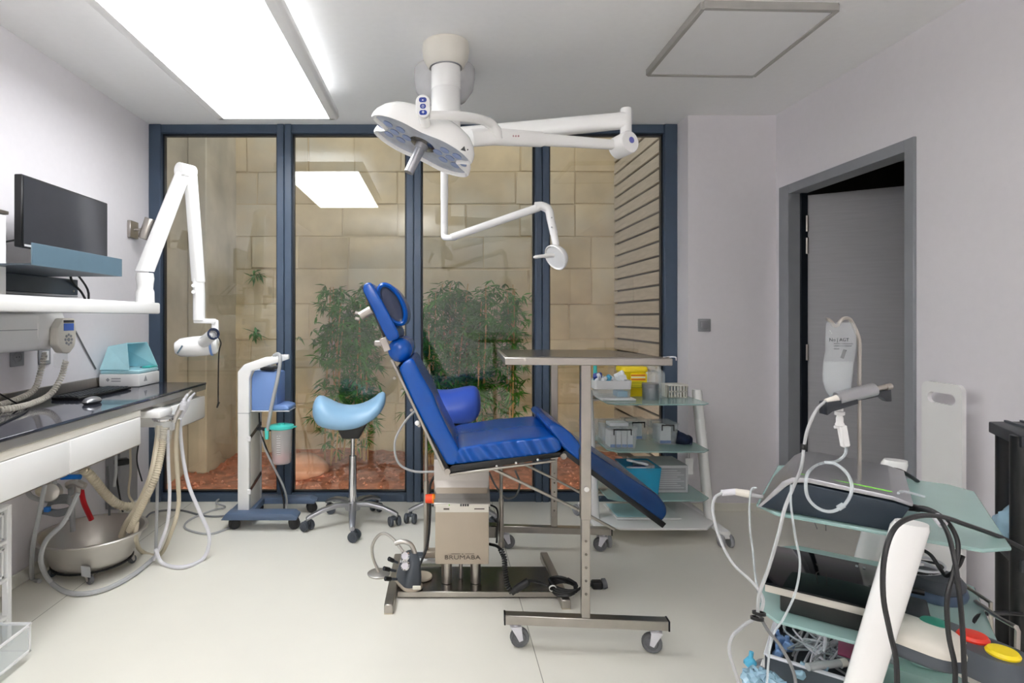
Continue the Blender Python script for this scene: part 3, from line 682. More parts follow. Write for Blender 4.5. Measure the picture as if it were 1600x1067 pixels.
hand(at(271, 660, 2.9), at(292, 618, 2.93), .013, 'steel_soft'); hand(at(282, 652, 2.94), at(297, 622, 2.97), .012, 'hose_white'); hand(at(285, 640, 2.9), at(288, 625, 2.9), .016, 'hose_white')
def hose(name, pts, r, m, rib=None, n=6, seg=8): MB().tube(pts, r, seg, n, rib).build(name, m, ho)
f_ = lambda px, py: onz(px, py, .012)
hose('hose', [at(249, 665, 2.9), at(245, 700, 2.88), at(236, 745, 2.83), at(216, 790, 2.84), at(198, 818, 2.86), at(190, 838, 2.88)], .017, 'hose_beige')
hose('suction_hose', [at(256, 668, 2.9), at(253, 700, 2.88), at(243, 745, 2.82), at(222, 790, 2.82), at(202, 830, 2.84)], .0175, 'hose_beige', (.011, .0013), 6, 10)
hose('hose', [at(262, 672, 2.92), at(263, 720, 2.92), at(265, 770, 2.93), at(262, 815, 2.92), at(250, 852, 2.92), f_(240, 875)], .009, 'hose_white')
hose('hose', [at(278, 655, 2.95), at(275, 700, 2.95), at(278, 750, 2.95), at(279, 790, 2.95), at(270, 825, 2.93), f_(250, 866), f_(222, 862), at(212, 842, 2.85), at(214, 815, 2.85)], .0115, 'hose_beige')
hose('hose', [at(281, 655, 2.97), at(284, 700, 3.0), at(294, 755, 3.0), at(312, 800, 3.0), at(327, 838, 3.0), f_(318, 872), f_(285, 886), f_(254, 880), at(243, 858, 2.9)], .010, 'hose_white')
hose('hose', [at(246, 680, 2.96), at(246, 740, 2.96), at(245, 800, 2.97), f_(243, 868)], .008, 'hose_grey')
hose('hose', [at(122, 770, 2.62), at(100, 815, 2.58), at(72, 845, 2.56), at(64, 878, 2.58), onz(80, 910, .02), onz(112, 927, .012), onz(160, 922, .012), onz(208, 898, .012), onz(245, 868, .012)], .011, 'hose_grey')
hose('hose', [at(70, 757, 2.6), at(62, 800, 2.6), at(52, 850, 2.6), onz(50, 902, .014), onz(62, 908, .012)], .010, 'hose_grey')

# stainless basin on wheels
bc = Vector((-1.742, 2.86, 0)); bs = thing('basin', 'round stainless steel basin on casters under the counter', 'basin', bc)
MB().lathe([(0, .056), (.165, .056), (.178, .064), (.19, .09), (.225, .175), (.234, .19), (.249, .194), (.251, .199), (.246, .203), (.232, .201), (.22, .18), (.185, .092), (.17, .066), (0, .062)], bc, seg=40).build('bowl', 'steel_soft', bs)
MB().lathe([(.17, .05), (.182, .05), (.182, .056), (.17, .056), (.17, .05)], bc, seg=36).build('wheel_ring', 'black', bs)
for a in (-65, 25, 115, 205):
    x, y = .165*math.cos(R(a)), .165*math.sin(R(a)); caster(bs, x, y, .021, .018, .05, R(a+40), False, 'rubber', 'steel_soft')
MB().bar((-1.742+.075, 2.86-.178, .045), (-1.742+.082, 2.86-.192, .10), .045, .004, .001, up=(0, -1, .2)).build('clip', 'hose_grey', bs)

# plumbing and wiring under the counter
pl = thing('plumbing', 'tangle of grey pipes, blue valve and fittings under the counter', 'plumbing', (-1.85, 2.85, .3))
def pipe(name, pts, r, m, rib=None): MB().tube(pts, r, 10 if rib else 8, 6, rib).build(name, m, pl)
pipe('waste_hose', [at(130, 733, 2.75), at(146, 748, 2.8), at(168, 775, 2.88), at(190, 790, 2.95), at(222, 790, 3.0)], .021, 'hose_beige', (.014, .0018))
pipe('supply_hose', [at(127, 765, 2.9), at(131, 785, 2.92), at(143, 812, 2.95)], .013, 'hose_red')
pipe('valve_lever', [at(96, 746, 2.75), at(112, 745, 2.75), at(126, 745, 2.75)], .012, 'valve_blue')
pipe('pipe', [at(105, 758, 2.8), at(118, 754, 2.8), at(133, 760, 2.8)], .018, 'steel_soft'); pipe('pipe', [at(120, 740, 2.8), at(121, 770, 2.8), at(112, 780, 2.8)], .014, 'steel_soft')
pipe('pipe', [at(110, 755, 2.85), at(112, 790, 2.85), at(114, 830, 2.85)], .013, 'hose_grey')
pipe('pipe', [at(40, 755, 2.7), at(48, 775, 2.7), at(75, 782, 2.75), at(100, 775, 2.75)], .011, 'hose_grey'); pipe('pipe', [at(84, 748, 2.7), at(90, 775, 2.7)], .010, 'hose_grey')
pipe('pipe', [at(168, 728, 3.05), at(170, 760, 3.05), at(171, 805, 3.05)], .006, 'cable_grey'); pipe('pipe', [at(182, 705, 3.1), at(182, 740, 3.1), at(186, 770, 3.1), at(192, 800, 3.1)], .005, 'cable_black')
pipe('pipe', [at(181, 700, 3.0), at(181, 735, 3.0), at(178, 760, 3.0)], .008, 'hose_grey'); pipe('pipe', [at(203, 690, 3.1), at(204, 735, 3.1), at(201, 770, 3.1), at(208, 785, 3.1)], .006, 'hose_beige')
pipe('pipe', [at(217, 690, 3.1), at(214, 720, 3.1), at(222, 752, 3.1)], .004, 'cable_black')
for k in range(7):
    dx = k*2; pipe('cable_bundle', [at(66+dx, 800-k, 2.7), at(80, 788-k*1.5, 2.7), at(106, 786-k*2, 2.68), at(110, 797-k, 2.7), at(92, 806-k*1.5, 2.7), at(66+dx, 802-k, 2.7)], .005, 'cable_grey')
MB().bb(at(74, 796, 2.66)-Vector((.012, .01, .01)), at(74, 796, 2.66)+Vector((.012, .01, .012)), .002).build('connector', 'valve_blue', pl)
MB().lathe([(0, 0), (.04, 0), (.045, .02), (.04, .05), (.02, .06), (0, .06)], at(84, 768, 2.72), (.3, -1, .2), 16).build('siphon', 'steel_soft', pl)
MB().lathe([(0, 0), (.03, 0), (.034, .02), (.02, .045), (0, .045)], at(70, 765, 2.74), (.1, -1, .4), 16).build('siphon', 'hose_beige', pl)
ps = thing('power_strip', 'white multi-socket power strip with plugs under the counter', 'power strip', (-1.97, 3.0, .45))
a = onx(140, 738, XL+.03); b = onx(205, 722, XL+.03)
MB().bb((XL+.0005, 2.86, .46), (XL+.05, 3.5, .58), .006).build('body', 'white_plastic', ps)
for k in range(3): MB().lathe([(.028, 0), (.028, .004), (.022, .004), (.02, -.003), (0, -.003)], (XL+.05, 2.94+k*.1, .53), (1, 0, 0), 18).build('outlet', 'offwhite', ps)
MB().bar(at(179, 723, 3.2), at(201, 720, 3.25), .05, .035, .006).build('plug', 'black', ps)
wb = MB().bb((XL+.0005, 3.40, .12), (XL+.09, 3.6, .5), .004).build('junction_box', 'grey_plastic', None, label='pale grey junction box on the wall beside the window corner', cat='box')

# drawer tower
dt = thing('drawer_tower', 'white plastic drawer tower with the lowest drawer pulled out', 'drawer tower', (-1.79, 1.98, 0))
fr = MB()
for x in (-1.93, -1.67):
    for y in (1.76, 2.195): fr.bb((x-.012, y-.012, 0), (x+.012, y+.012, .545), .003)
for z in (.53, .40, .255, .11): fr.bb((-1.94, 1.75, z), (-1.66, 2.205, z+.014), .002)
fr.build('frame', 'white_plastic', dt)
def tray(x0, x1, y0, y1, z0, z1, name='drawer'):
    m = MB(); w = .004
    m.bb((x0, y0, z0), (x1, y1, z0+w)); m.bb((x0, y0, z0), (x0+w, y1, z1)); m.bb((x0, y0, z0), (x1, y0+w, z1)); m.bb((x0, y1-w, z0), (x1, y1, z1))
    d = m.build(name, 'clear', dt); fm = MB()
    e = .010
    fm.bb((x1-.006, y0, z1-e), (x1, y1, z1), .001); fm.bb((x1-.006, y0, z0), (x1, y1, z0+e), .001); fm.bb((x1-.006, y0, z0), (x1, y0+e, z1)); fm.bb((x1-.006, y1-e, z0), (x1, y1, z1))
    fm.bb((x0, y1-.006, z1-.006), (x1, y1+.002, z1+.002)); fm.bb((x0, y0, z1-.006), (x1, y0+.006, z1+.002))
    fm.build('rim', 'white_plastic', d); MB().bb((x1-.0055, y0+e, z0+e), (x1-.0015, y1-e, z1-e)).build('front_window', 'clear', d)
tray(-1.92, -1.665, 1.78, 2.175, .272, .385); tray(-1.92, -1.665, 1.78, 2.175, .418, .52); tray(-1.77, -1.515, 1.78, 2.11, .03, .135)
MB().bb((-1.86, 1.9, .423), (-1.70, 2.12, .49), .004).build('contents', 'pack_white', dt); MB().bb((-1.7, 1.85, .285), (-1.69, 2.1, .36), .003).build('contents', 'label_red', dt)
MB().box((-1.64, 1.93, .045), (.15, .2, .02), .004, rot=(0, 0, .3)).build('contents', 'pack_cyan', dt)
# ------------------------------------------------------------------ suction pump on wheels
su = thing('suction_pump', 'white and blue medical suction pump on a wheeled base by the window', 'suction pump', (-1.04, 3.55, 0))
Yn, Yf = 3.44, 3.66
cm = MB(); x0, x1 = (371-CX)*Yn/F, (389-CX)*Yn/F
cm.prism([(x0, .075), (x1, .075), (x1, .90), (x1+.015, .945), (x1+.18, 1.0), (x1+.18, 1.03), (x1+.1, 1.03), (x0+.04, .985), (x0, .94)], Yn, Yn+.035, bev=.006)
cm.build('column', 'white_gloss', su)
MB().prism([(x0+.005, .075), (x1+.0, .075), (x1, .90), (x1+.02, .94), (x0+.05, .96), (x0+.005, .93)], Yn+.036, Yf, bev=.003).build('back_housing', 'offwhite', su)
MB().prism([(x0, .075), (x1, .075), (x1, .90), (x1+.015, .945), (x1+.18, 1.0), (x1+.18, 1.03), (x1+.1, 1.03), (x0+.04, .985), (x0, .94)], Yf, Yf+.035, bev=.006).build('column', 'white_gloss', su)
MB().bb((x0-.001, Yn-.001, .688), (x1+.001, Yn+.1, .691)).build('seam', 'print_grey', su)
pb = MB().prism([(x1+.002, .70), (x1+.16, .70), (x1+.16, .93), (x1+.02, .945), (x1+.002, .90)], Yn+.036, Yf-.001, bev=.008).build('pump_box', 'pump_blue', su)
MB().prism([(x1+.13, .70), (x1+.235, .705), (x1+.23, .725), (x1+.19, .735), (x1+.13, .735)], Yn+.03, Yf-.02, bev=.006).build('shelf_lip', 'pump_blue', su)
MB().bb((x1+.05, Yn+.05, .945), (x1+.13, Yf-.04, .965), .004).build('knob_row', 'dark_plastic', su)
MB().bb((x1+.005, Yn+.03, .695), (x1+.235, Yf-.02, .7)).build('tray', 'white_plastic', su)
for z in (.56, .24):
    MB().bar((x1+.001, Yn+.02, z-.02), (x1+.004, Yf, z+.03), .006, .022).build('side_clip', 'steel_dark', su)
    MB().bb((x1-.01, Yn-.006, z-.04), (x1+.012, Yn+.004, z-.01), .003).build('hook', 'white_plastic', su)
base = MB()
base.prism([(-1.30, .065), (-1.27, .105), (-.875, .105), (-.845, .085), (-.85, .065)], 3.37, 3.47, bev=.006)
base.prism([(-1.2, .065), (-1.2, .105), (-.84, .105), (-.80, .085), (-.81, .065)], 3.67, 3.75, bev=.006)
base.bb((-1.27, 3.46, .066), (-1.13, 3.70, .104), .004); base.build('base', 'base_blue', su)
for x, y in ((-1.25, 3.42), (-.89, 3.42), (-1.2, 3.71), (-.85, 3.71)): caster(su, x+1.04, y-3.55, .034, .03, .068, R(20), True, 'black', 'dark_plastic')
jc = at(440, 694, 3.5)
jar = MB().lathe([(0, -.115), (.05, -.115), (.056, -.108), (.066, .095), (.068, .1), (.064, .1), (.053, -.105), (0, -.11)], jc, seg=28).build('jar', 'clear_jar', su)
MB().lathe([(0, -.104), (.051, -.104), (.054, -.06), (0, -.06)], jc, seg=24).build('fluid', 'fluid', jar)
for k in range(9): MB().bb((jc.x-.012, jc.y-.064, jc.z-.05+k*.014), (jc.x+.01, jc.y-.0615, jc.z-.0485+k*.014)).build('graduation', 'white_plastic', jar)
MB().lathe([(.072, .098), (.076, .104), (.074, .118), (.05, .124), (.02, .122), (.018, .13), (0, .13)], jc, seg=28).build('lid', 'teal', jar)
MB().bb((jc.x+.06, jc.y-.01, jc.z+.104), (jc.x+.092, jc.y+.01, jc.z+.112), .002).build('lid_tab', 'teal', jar)
MB().bar((x1+.02, jc.y+.03, jc.z+.09), (jc.x-.06, jc.y, jc.z+.09), .02, .02, .003).build('jar_bracket', 'dark_plastic', su)
MB().bb(at(417, 676, 3.47)-Vector((.011, .01, .04)), at(417, 676, 3.47)+Vector((.011, .01, .03)), .003).build('connector', 'teal', su)
MB().tube([at(418, 672, 3.47), at(424, 636, 3.45), at(434, 590, 3.44), at(438, 560, 3.44), at(434, 553, 3.46), at(428, 556, 3.48)], .011, 10).build('suction_tube', 'hose_grey', su)
MB().tube([at(405, 645, 3.5), at(407, 672, 3.5), at(416, 700, 3.5), at(430, 735, 3.55), at(442, 775, 3.6), onz(444, 796, .01)], .006, 6).build('power_cable', 'cable_black', su)
MB().tube([at(408, 672, 3.5), at(414, 700, 3.5), at(428, 730, 3.52), at(442, 758, 3.55), at(448, 780, 3.6), onz(446, 800, .01)], .007, 6).build('tube', 'hose_grey', su)
fc = [onz(225, 812, .006), onz(240, 800, .006), onz(280, 797, .006), onz(320, 806, .006), onz(352, 806, .006), onz(388, 800, .006)]
MB().tube(fc, .006, 6).build('floor_cable', 'cable_grey', None, label='dark grey cable lying from the counter to the suction pump', cat='cable')
MB().tube([onz(365, 822, .006), onz(330, 834, .006), onz(300, 830, .006), onz(288, 822, .006), onz(300, 810, .006), onz(330, 798, .006), onz(352, 792, .006), at(338, 786, 3.7), onz(345, 779, .006), onz(368, 782, .006)], .006, 6).build('floor_cable', 'hose_grey', None, label='pale grey cable curled in loops on the floor beside the pump', cat='cable')

# ------------------------------------------------------------------ saddle stools
def saddle(root, c, tab, m, ang, mscale=3.5/F, loc=True):
    """tab: px, top, bottom, half width - a saddle pad seen along its length"""
    rings = []
    for px, tp, bt, hw in tab:
        x = (px-tab[0][4] if len(tab[0]) > 4 else px)*mscale
        rings.append((x, tp, bt, hw))
    m_ = MB(); R_ = []
    for x, zt, zb, hw in rings:
        zc = (zt+zb)/2; hh = (zt-zb)/2; ring = []
        for k in range(20):
            a = 2*math.pi*k/20; y = hw*math.copysign(abs(math.cos(a))**.8, math.cos(a)); z = hh*math.copysign(abs(math.sin(a))**.8, math.sin(a))
            ring.append((x, y, zc+z-.35*(y/max(hw, .01))**2*.09*(1 if hw > .1 else .3)))
        R_.append(ring)
    m_.loft(R_); m_.move(Matrix.Rotation(ang, 4, 'Z'))
    for _ in range(1): bmesh.ops.subdivide_edges(m_.bm, edges=m_.bm.edges[:], cuts=1, use_grid_fill=True, smooth=.6)
    return m_.build('seat', m, root, loc, angle=60)
def stool_base(root, rot, mt='alu', arm_r=.27):
    hub = MB().lathe([(0, .09), (.045, .09), (.05, .12), (.036, .14), (0, .14)], seg=20)
    for k in range(5):
        a = rot+k*2*math.pi/5; d = Vector((math.cos(a), math.sin(a), 0)); pts = [(.02, .122), (.1, .128), (.19, .112), (.26, .085), (arm_r+.015, .072)]
        rings = []
        p = Vector((-d.y, d.x, 0))
        for i, (r, z) in enumerate(pts):
            w = .026-.003*i; h = .016-.001*i; c = d*r+Vector((0, 0, z)); rings.append([c+p*(x*w*2)+Vector((0, 0, y*h*2)) for x, y in bez_rect(1, 1, .35, 2)])
        hub.loft(rings)
    hub.build('star_base', mt, root, True)
    for k in range(5):
        a = rot+k*2*math.pi/5; caster(root, arm_r*math.cos(a), arm_r*math.sin(a), .03, .045, .07, a+1.2+k, True, 'slate', 'slate')
def z35(py, Y): return EYE-(py-CY)*Y/F
s1 = thing('saddle_stool', 'light blue saddle stool with chrome column by the window', 'stool', (-.535, 3.5, 0), 0, 'saddle stools')
stool_base(s1, R(-82))
MB().cyl((0, 0, .13), (0, 0, .42), .026, .022, 20).build('gas_cylinder', 'chrome', s1, True)
MB().cyl((0, 0, .42), (0, 0, .56), .013, seg=14).build('piston', 'chrome', s1, True)
k_ = 3.5/F; S = lambda rows: [((px-551)*k_, z35(a, 3.5), z35(b, 3.5), hw) for px, a, b, hw in rows]
saddle(s1, None, S([(490, 634, 641, .03), (493, 624, 652, .09), (500, 617, 659, .135), (512, 621, 663, .155), (528, 629, 665, .165), (545, 633, 664, .165), (560, 632, 661, .16), (575, 627, 654, .155), (588, 619, 645, .14), (597, 613, 634, .105), (602, 616, 624, .04)]), 'sky_vinyl', R(8), 1.0)
MB().prism([(-.1, z35(657, 3.5)), (.11, z35(650, 3.5)), (.05, z35(681, 3.5)), (-.05, z35(681, 3.5))], -.09, .09, bev=.006).build('seat_support', 'black', s1, True)
s2 = thing('saddle_stool', 'cobalt blue saddle stool half hidden behind the treatment chair', 'stool', (.09, 3.56, 0), 0, 'saddle stools')
stool_base(s2, R(188))
MB().cyl((0, 0, .13), (0, 0, .45), .026, .022, 20).build('gas_cylinder', 'chrome', s2, True)
MB().cyl((0, 0, .45), (0, 0, .66), .013, seg=14).build('piston', 'chrome', s2, True)
k_ = 3.56/F; xc = CX+.09*F/3.56
S2 = [((px-xc)*k_, z35(a, 3.56), z35(b, 3.56), hw) for px, a, b, hw in [(655, 612, 625, .03), (662, 605, 640, .1), (680, 608, 652, .15), (700, 609, 656, .16), (718, 606, 658, .16), (735, 603, 656, .15), (745, 605, 648, .12), (750, 618, 634, .05)]]
saddle(s2, None, S2, 'cobalt_vinyl', R(0), 1.0)
MB().prism([(-.08, .62), (.10, .62), (.04, .565), (-.04, .565)], -.09, .09, bev=.006).build('seat_support', 'black', s2, True)

# ------------------------------------------------------------------ treatment chair
YN, YF = 2.45, 2.98
ch = thing('treatment_chair', 'reclined royal blue treatment chair on a steel box base', 'treatment chair', (.15, 2.69, 0))
def q(px, py, Y=YN): v = at(px, py, Y); return (v.x, v.z)
def poly(*pts): return [q(*p) for p in pts]
def pad(name, pts, y0, y1, m, bev=.02, seg=4, parent=ch): return MB().prism(poly(*pts), y0, y1, bev=bev, seg=seg).build(name, m, parent, angle=60)
bk = pad('backrest', [(622, 578), (630, 566), (644, 558), (653, 576), (664, 596), (677, 617), (684, 636), (697, 664), (719, 706), (718, 720), (709, 729), (696, 726), (668, 675), (640, 622)], YN, YF, 'blue_vinyl', .022)
st = pad('seat', [(706, 727), (714, 704), (722, 699), (790, 689), (866, 682), (876, 690), (879, 703), (866, 709)], YN, YF, 'seat_vinyl', .020)
pad('knee_pad', [(857, 668), (866, 662), (880, 667), (896, 680), (908, 695), (908, 725), (898, 719), (880, 700)], YN+.01, YF-.01, 'blue_vinyl', .016)
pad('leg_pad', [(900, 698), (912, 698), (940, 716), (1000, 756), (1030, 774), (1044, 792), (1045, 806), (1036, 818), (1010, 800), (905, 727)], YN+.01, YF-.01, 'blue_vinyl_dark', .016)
hpz = pad('head_pad', [(566, 442), (576, 439), (584, 449), (604, 486), (622, 522), (621, 530), (606, 535), (597, 520), (578, 480), (564, 452)], YN+.05, YF-.05, 'blue_vinyl', .012)
# neck roll and the thick oval head cushion
def capsule(c, r, y0, y1): return MB().lathe([(0, y0-c[1]-.0), (r*.55, y0-c[1]+.004), (r*.85, y0-c[1]+.02), (r, y0-c[1]+.05), (r, y1-c[1]-.05), (r*.85, y1-c[1]-.02), (r*.55, y1-c[1]-.004), (0, y1-c[1])], c, (0, 1, 0), 28)
nc = at(624, 548, YN+.05); capsule((nc.x, 2.7, nc.z), .055, YN+.05, YF-.05).build('neck_roll', 'blue_vinyl', ch, angle=60)
oc = at(612, 475, YN+.08); ring = []
oax = Vector((.47, 0, -.88)); oay = Vector((.88, 0, .47))
def oval(rx, ry, y, off=0.):
    return [Vector((oc.x, y, oc.z))+oax*(rx*math.cos(a))+oay*(ry*math.sin(a)+off) for a in (2*math.pi*k/32 for k in range(32))]
oy = YN+.08
oc_m = MB().loft([oval(.082, .032, oy+.012), oval(.088, .037, oy+.002), oval(.097, .045, oy-.004), oval(.106, .053, oy+.006), oval(.108, .056, oy+.03), oval(.108, .056, oy+.28), oval(.10, .048, oy+.3)])
hc_ = oc_m.build('head_cushion', 'blue_vinyl', ch, angle=60)
MB().loft([oval(.078, .028, oy+.006), oval(.086, .036, oy+.0), oval(.086, .036, oy+.02)]).build('cushion_end', 'navy_end', hc_)
# boards and rails under the pads
MB().prism(poly((697, 737), (640, 628), (618, 575), (622, 572), (642, 624), (702, 732)), YN+.005, YF-.005, bev=.002).build('back_board', 'black', ch)
MB().prism(poly((597, 528), (561, 446), (565, 444), (602, 525)), YN+.06, YF-.06, bev=.001).build('head_board', 'black', ch)
MB().prism(poly((699, 736), (706, 728), (874, 707), (880, 708), (878, 714), (700, 741)), YN+.005, YF-.005, bev=.002).build('seat_board', 'black', ch)
MB().prism(poly((878, 708), (884, 704), (1042, 819), (1036, 826)), YN+.005, YF-.005, bev=.002).build('leg_board', 'black', ch)
def rail(name, a, b, y, w=.012, h=.018, m='steel'): MB().bar(at(*a, YN)*1, at(*b, YN)*1, w, h, .002, up=(0, 1, 0)).move(Matrix.Translation((0, y-YN, 0))).build(name, m, ch)
for y in (YN-.004, YF+.004):
    rail('side_rail', (694, 733), (612, 562), y); rail('side_rail', (606, 548), (598, 528), y, .03, .02); rail('side_rail', (702, 741), (868, 719), y, .01, .014)
    rail('link_rod', (772, 736), (905, 800), y+.04 if y < 2.7 else y-.04, .012, .012); rail('link_rod', (905, 800), (965, 832), y+.04 if y < 2.7 else y-.04, .012, .012)
for px, py in ((620, 590), (632, 610), (646, 640), (658, 664), (684, 705)):
    v = at(px-3, py, YN); MB().cyl((v.x, YN-.016, v.z), (v.x, YN+.0, v.z), .0065, seg=14).build('rail_bolt', 'steel', ch)
for px, py in ((699, 736), (880, 712)):
    v = at(px, py, YN); MB().cyl((v.x, YN-.012, v.z), (v.x, YF+.012, v.z), .013, seg=18).build('pivot', 'steel', ch)
for px, py in ((776, 728), (806, 723), (840, 718)):
    v = at(px, py, YN); MB().cyl((v.x, YN-.002, v.z), (v.x, YN+.01, v.z), .005, seg=10).build('screw', 'chrome', ch)
a, b = at(580, 484, YN+.05), at(563, 494, YN+.05)
MB().cyl(a, b, .019, seg=18).build('head_clamp', 'steel', ch)
for k in (-1, 1): MB().cyl(b+Vector((-.004, 0, .012*k)), b+Vector((-.022, 0, .012*k+.004)), .008, seg=12).build('clamp_knob', 'steel', ch)
MB().bb(at(589, 533, YN+.03)-Vector((.01, .03, .02)), at(600, 548, YN+.03)+Vector((.01, .03, .045)), .004).build('neck_bracket', 'steel', ch)
v = at(652, 661, YN-.01); MB().sph(v, .011).build('release_knob', 'white_plastic', ch)
# lift column
bx0, bx1 = (680-CX)*2.58/F, (764-CX)*2.58/F; zb, zt = z35(882, 2.58), z35(790, 2.58)
body = MB().prism([(2.58, zb), (2.84, zb), (2.84, .60), (2.665, .60), (2.65, .50), (2.61, .44), (2.58, zt+.01)], bx0, bx1, 'X', bev=.006).build('lift_box', 'panel_grey', ch)
hood = MB().prism([(2.578, zt-.005), (2.578, zt+.01), (2.60, .435), (2.632, .465), (2.646, .51), (2.65, .607), (2.84, .607), (2.84, .602), (2.66, .602), (2.652, .51), (2.636, .47), (2.604, .442), (2.582, zt+.012)], bx0-.006, bx1+.006, 'X', bev=.001).build('hood', 'steel_soft', ch)
MB().bb((bx0+.002, 2.577, z35(800, 2.58)), (bx1-.002, 2.5802, z35(788, 2.58)), .0005).build('control_strip', 'offwhite', body)
for k in range(4): MB().bb((at(719+k*3.6, 0, 2.577).x, 2.5755, z35(790.5, 2.58)), (at(721.6+k*3.6, 0, 2.577).x, 2.5772, z35(787, 2.58))).build('display_digit', 'ink', body)
MB().cyl((at(702, 788, 2.577).x, 2.575, z35(789, 2.577)), (at(702, 788, 2.577).x, 2.578, z35(789, 2.577)), .003, seg=8).build('indicator', 'green_line', body)
MB().bb((at(693, 0, 2.577).x, 2.5755, z35(796, 2.58)), (at(702, 0, 2.577).x, 2.5772, z35(793.5, 2.58))).build('printed_line', 'ink_grey', body)
MB().bb((at(741, 0, 2.577).x, 2.5765, z35(795.5, 2.58)), (at(757, 0, 2.577).x, 2.5772, z35(793.8, 2.58))).build('printed_line', 'ink_grey', body)
text('lettering', 'BRUMABA', .0262, 'ink_grey', body, Matrix.Translation((at(722.5, 0, 2.578).x, 2.5785, z35(871, 2.579))) @ FACE_CAM @ Matrix.Diagonal((1.38, 1, 1, 1)), .0007)
for a, b in ((705, 719), (727, 741)): MB().bb((at(a, 0, 2.578).x, 2.5785, z35(865.4, 2.579)), (at(b, 0, 2.578).x, 2.5802, z35(865, 2.579))).build('ornament_rule', 'ink_grey', body)
MB().box((at(723, 0, 2.578).x, 2.579, z35(865.6, 2.579)), (.004, .001, .004), rot=(0, R(45), 0)).build('ornament', 'ink_grey', body)
v = at(680, 779, 2.62); MB().cyl(v, v+Vector((-.014, 0, 0)), .0215, seg=20).build('stop_collar', 'orange', ch); MB().cyl(v+Vector((-.0142, 0, 0)), v+Vector((-.045, 0, 0)), .021, .0195, 20).build('stop_button', 'orange_red', ch)
for px in (698, 743): MB().cyl((at(px, 0, 2.66).x, 2.66, .032), (at(px, 0, 2.66).x, 2.66, zb+.02), .0245, seg=20).build('lift_column', 'steel', ch)
MB().cyl((at(720, 0, 2.7).x, 2.7, .032), (at(720, 0, 2.7).x, 2.7, zb+.02), .009, seg=12).build('guide_rod', 'steel', ch)
MB().bb((-.19, 2.57, .012), (.535, 2.83, .030), .002).build('base_plate', 'steel_dark', ch); MB().bb((-.19, 2.563, .008), (.535, 2.5695, .031), .001).build('base_edge', 'steel', ch)
for (x0, y0), (x1, y1) in (((-.218, 2.43), (-.215, 2.96)), ((.55, 2.47), (.545, 2.98))): MB().bar((x0, y0, .021), (x1, y1, .021), .04, .040, .004).build('foot_bar', 'steel', ch)
for x, y in ((-.218, 2.45), (-.215, 2.94), (.55, 2.49), (.545, 2.95)): MB().bb((x-.019, y-.02, 0), (x+.019, y+.005, .004)).build('foot_pad', 'hose_beige', ch)
for px, ytop, ybot, Y in ((666, 668, 866, 2.84), (783, 728, 850, 2.90)):
    a, b = at(px, ytop, Y), at(px, ybot, Y); mid = a.lerp(b, .42)
    MB().cyl(a, mid, .0085, seg=12).build('strut_rod', 'steel', ch); MB().cyl(mid, b, .0135, seg=14).build('strut_tube', 'steel', ch); MB().cyl(b+Vector((0, 0, .015)), b-Vector((0, 0, .015)), .017, seg=14).build('strut_end', 'steel', ch)
MB().bb(at(676, 862, 2.84)-Vector((.04, .03, .02)), at(676, 862, 2.84)+Vector((.02, .03, .01)), .004).build('strut_bracket', 'panel_grey', ch)
MB().bb(at(768, 828, 2.88)-Vector((.03, .03, .03)), at(768, 828, 2.88)+Vector((.03, .03, .03)), .004).build('valve_block', 'steel_dark', ch)
MB().tube([at(650, 640, 2.7), at(632, 660, 2.7), at(617, 690, 2.7), at(622, 722, 2.7), at(645, 736, 2.7), at(680, 737, 2.7)], .006, 6).build('cable', 'hose_grey', ch)
MB().tube([at(764, 738, 2.9), at(775, 760, 2.9), at(790, 778, 2.92), at(806, 774, 2.92), at(812, 755, 2.92), at(805, 735, 2.92)], .0055, 6).build('cable', 'cable_grey', ch)
MB().tube([at(680, 742, 2.8), at(672, 760, 2.82), at(672, 800, 2.8), at(668, 850, 2.78), at(655, 885, 2.74)], .006, 6).build('cable', 'cable_black', ch)
MB().tube([at(764, 788, 2.8), at(776, 795, 2.8), at(778, 815, 2.82), at(776, 848, 2.84)], .005, 6).build('cable', 'cable_black', ch)
# coiled hand control cord, with its grip and the cable loop on the base
MB().tube(coil([at(782, 858, 2.6), at(788, 872, 2.58), at(789, 890, 2.57), at(793, 915, 2.555), at(800, 926, 2.55)], .0095, .004, .0105), .0042, 5, raw=True).build('coiled_cord', 'cable_black', ch)
MB().tube([at(765, 850, 2.72), at(776, 853, 2.66), at(783, 859, 2.6)], .007, 8).build('cord_end', 'cable_black', ch)
MB().tube([at(799, 926, 2.55), at(806, 921, 2.55), at(826, 908, 2.55)], [.014, .017, .017], 10).build('cord_grip', 'cable_black', ch)
loop = [at(826, 907, 2.55), at(842, 910, 2.5), at(856, 916, 2.47)]
MB().tube(loop, .006, 8).build('cord_end', 'cable_black', ch)
cc = onz(880, 921, .05)
MB().tube([Vector((cc.x+(.052+.004*math.sin(k*1.7))*math.cos(k*.33+.01*k), cc.y+.055*math.sin(k*.33), cc.z+.0004*k+.011*math.sin(k*.33+1))) for k in range(78)], .0065, 7, 1).build('cord_loop', 'cable_black', ch)
tie = onz(863, 912, .06)
MB().lathe([(.014, -.003), (.017, -.003), (.017, .003), (.014, .003), (.014, -.003)], (cc.x-.05, cc.y-.015, .062), (0, 1, .3), 12).build('cable_tie', 'white_plastic', ch)
pc = onz(934, 913, .02)
pg = thing('power_plug', 'black mains plug with cable lying on the floor behind the table leg', 'plug', onz(936, 916, 0))
MB().bb(pc-Vector((.03, .018, .018)), pc+Vector((.02, .018, .018)), .006).build('body', 'black', pg); MB().lathe([(.021, 0), (.024, .004), (.022, .02), (.016, .022), (0, .022)], pc+Vector((.02, 0, .002)), (1, 0, .2), 18).build('face', 'rubber', pg)
